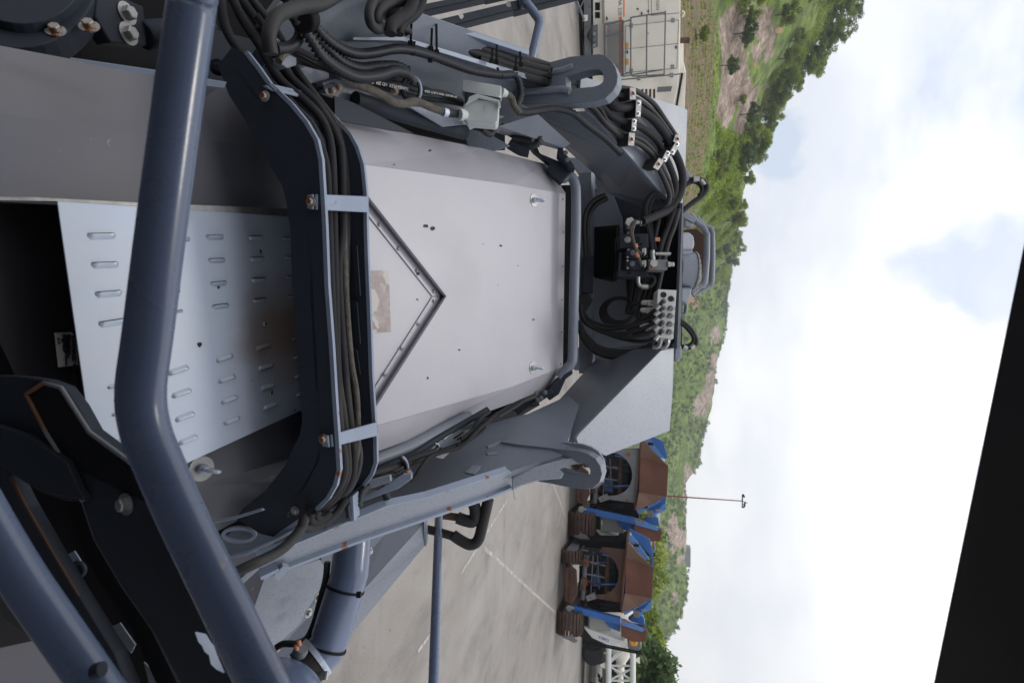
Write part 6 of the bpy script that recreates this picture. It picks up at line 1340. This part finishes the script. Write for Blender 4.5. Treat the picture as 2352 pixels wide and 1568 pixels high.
q = MB(); q.plate([(1384, 1440), (1392, 1440), (1390, 1700), (1382, 1700)], SP, 2, off=.6); obj('trailer_bed', q, M['midgrey'], sl)
for y in (1500, 1600, 1470):
    c = on(SP, 1384, y, .5); c.z = .5; q = MB(); q.lathe(c, sn, [(0, .25), (0, .45), (.05, .5), (.25, .5), (.3, .45), (.3, .25)], 24); obj('wheel', q, M['rubber'], sl)
# lamp mast
mb0 = W(1512, 1137, 70); mt = W(1698, 1150, 70); ms = empty('lamp_mast', (mb0.x, mb0.y, 0), 'thin red mast with floodlights rising over the crushers', 'lamp mast')
q = MB(); mt2 = Vector((mb0.x, mb0.y, mt.z)); q.tube([Vector((mb0.x, mb0.y, 0)), mt2], [.11, .06], 8, 0); obj('mast', q, M['redpole'], ms)
q = MB(); q.box(mt2, (.8, 0, 0), (0, .05, 0), (0, 0, .06)); q.tube([mt2, mt2 + Vector((.2, 0, .6))], .04, 6, 0); hd = obj('lamp_bracket', q, M['dark'], ms)
for dx, dz, an in [(-.65, .12, .5), (.6, .2, -.5), (.25, .25, -.2)]:
    q = MB(); c = mt2 + Vector((dx, -.1, dz)); q.box(c, (.17, .0, .08 * (1 if an > 0 else -1)), (0, .1, 0), (-.03, 0, .10)); obj('floodlight', q, M['dark'], ms, bev=.02)
# shed with pink roof
def shed(name, x0, x1, y0, y1, d, m, label, cat='building', depth=10):
    A, B = W((x0), y0, d), W(x0, y1, d); top = W(x1, y0, d).z; ev = A.z; P = vpl((x0, y0, d), (x0, y1, d))
    e = empty(name, ((A.x + B.x) / 2, (A.y + B.y) / 2, 0), label, cat)
    a0, b0 = Vector((A.x, A.y, 0)), Vector((B.x, B.y, 0)); n = -P[1]; n.z = 0
    q = MB(); q.prism([a0, b0, Vector((B.x, B.y, ev)), Vector((A.x, A.y, ev))], n * depth); obj('wall', q, M['greypanel'], e)
    dn = (b0 - a0).normalized(); q = MB(); o = -n.normalized() * .4
    r0, r1, r2, r3 = Vector((A.x, A.y, ev)) + o - dn * .3, Vector((B.x, B.y, ev)) + o + dn * .3, Vector((B.x, B.y, top)) + n * depth / 2 + dn * .3, Vector((A.x, A.y, top)) + n * depth / 2 - dn * .3
    q.prism([r0, r1, r2, r3], Vector((0, 0, -.08)))
    k0, k1 = Vector((A.x, A.y, ev)) + n * (depth + .3) - dn * .3, Vector((B.x, B.y, ev)) + n * (depth + .3) + dn * .3
    q.prism([r3, r2, k1, k0], Vector((0, 0, -.08))); rf = obj('roof', q, M[m], e)
    q = MB(); L_ = (r1 - r0).length; N = int(L_ / .5)
    for k in range(N): c = dn * (L_ * (k + .5) / N); q.tube([r0 + c, r3 + c], .04, 4, 0)
    obj('roof_rib', q, M[m], rf)
    return e
M['pink'] = mat('pink_roof_sheet', (.44, .22, .21), .6, var=.08, scale=1)
M['greyroof'] = mat('grey_roof_sheet', (.20, .21, .23), .6, var=.1, scale=1)
shed('shed', 1466, 1483, 1378, 1496, 40, 'pink', 'long low shed with pink metal roof behind the right crusher')
shed('house', 1512, 1530, 1040, 1092, 95, 'greyroof', 'grey-roofed house left of the red mast', depth=8)
shed('house', 1505, 1518, 1180, 1206, 95, 'greyroof', 'small grey-roofed house just right of the red mast', depth=6)
shed('house', 1498, 1513, 1214, 1262, 95, 'greyroof', 'wide grey-roofed house between the two crushers', depth=8)
q = MB(); p = W(1577, 1276, 430); q.box(p, (7, 0, 0), (0, 4, 0), (0, 0, 2.6)); hq = empty('hilltop_hut', (p.x, p.y, p.z - 2.6), 'tiny grey hut on top of the pale rock ridge', 'building'); obj('wall', q, M['greyroof'], hq)
# blue and white machines glimpsed through the gap ahead
bp = empty('blue_tractor', ground(1345, 505), 'blue and white tractor glimpsed through the gap under the left gusset', 'tractor')
def bx(name, x0, x1, y0, y1, d, m, par=bp, bev=.03, th=.5):
    q = MB(); q.prism([W(x0, y0, d), W(x1, y0 + 2, d), W(x1, y1, d), W(x0, y1 - 2, d)], FW * th); return obj(name, q, M[m], par, bev=bev)
bx('bonnet', 1332, 1362, 446, 470, 9.0, 'blue_w'); bx('cab_side', 1326, 1362, 490, 560, 9.2, 'engwhite'); bx('cab_panel', 1330, 1360, 472, 488, 9.1, 'midgrey'); bx('window', 1334, 1360, 562, 575, 9.1, 'dark')
q = MB(); c = ground(1300, 500); c = Vector((W(1320, 500, 9.2).x, W(1320, 500, 9.2).y, .5)); q.lathe(c, FW, [(0, .3), (0, .45), (.04, .5), (.3, .5), (.34, .3)], 20); obj('wheel', q, M['rubber'], bp)
bq = empty('blue_trailer', ground(1345, 740), 'blue trailer corner glimpsed beneath the looped hoses', 'trailer')
bx('side_panel', 1340, 1362, 728, 748, 9.5, 'blue_w', bq); bx('rear_panel', 1328, 1361, 700, 724, 9.6, 'engwhite', bq); bx('tail_lamp', 1344, 1352, 716, 722, 9.4, 'redpole', bq, bev=.0, th=.05)
# drain cover and oil marks on the yard
q = MB(); c = ground(1184, 1127, .006); q.lathe(c, (0, 0, 1), [(0, .16), (.008, .16), (.008, .12), (.004, .12)], 24); obj('drain_cover', q, M['zinc'], None, label='small round drain cover in the concrete yard', cat='drain cover')
# ------------------------------------------------------------------ the humid air
hz = MB(); hz.abox(-1200, 1200, -150, 1000, -30, 260)
hm = bpy.data.materials.new('haze_air'); hm.use_nodes = True; t = hm.node_tree; t.nodes.clear()
o_ = nn(t, 'ShaderNodeOutputMaterial'); v_ = nn(t, 'ShaderNodeVolumePrincipled'); v_.inputs['Color'].default_value = (.86, .92, 1, 1); v_.inputs['Density'].default_value = .00055; v_.inputs['Anisotropy'].default_value = .2
t.links.new(v_.outputs[0], o_.inputs['Volume'])
obj('haze', hz, hm, kind='stuff')
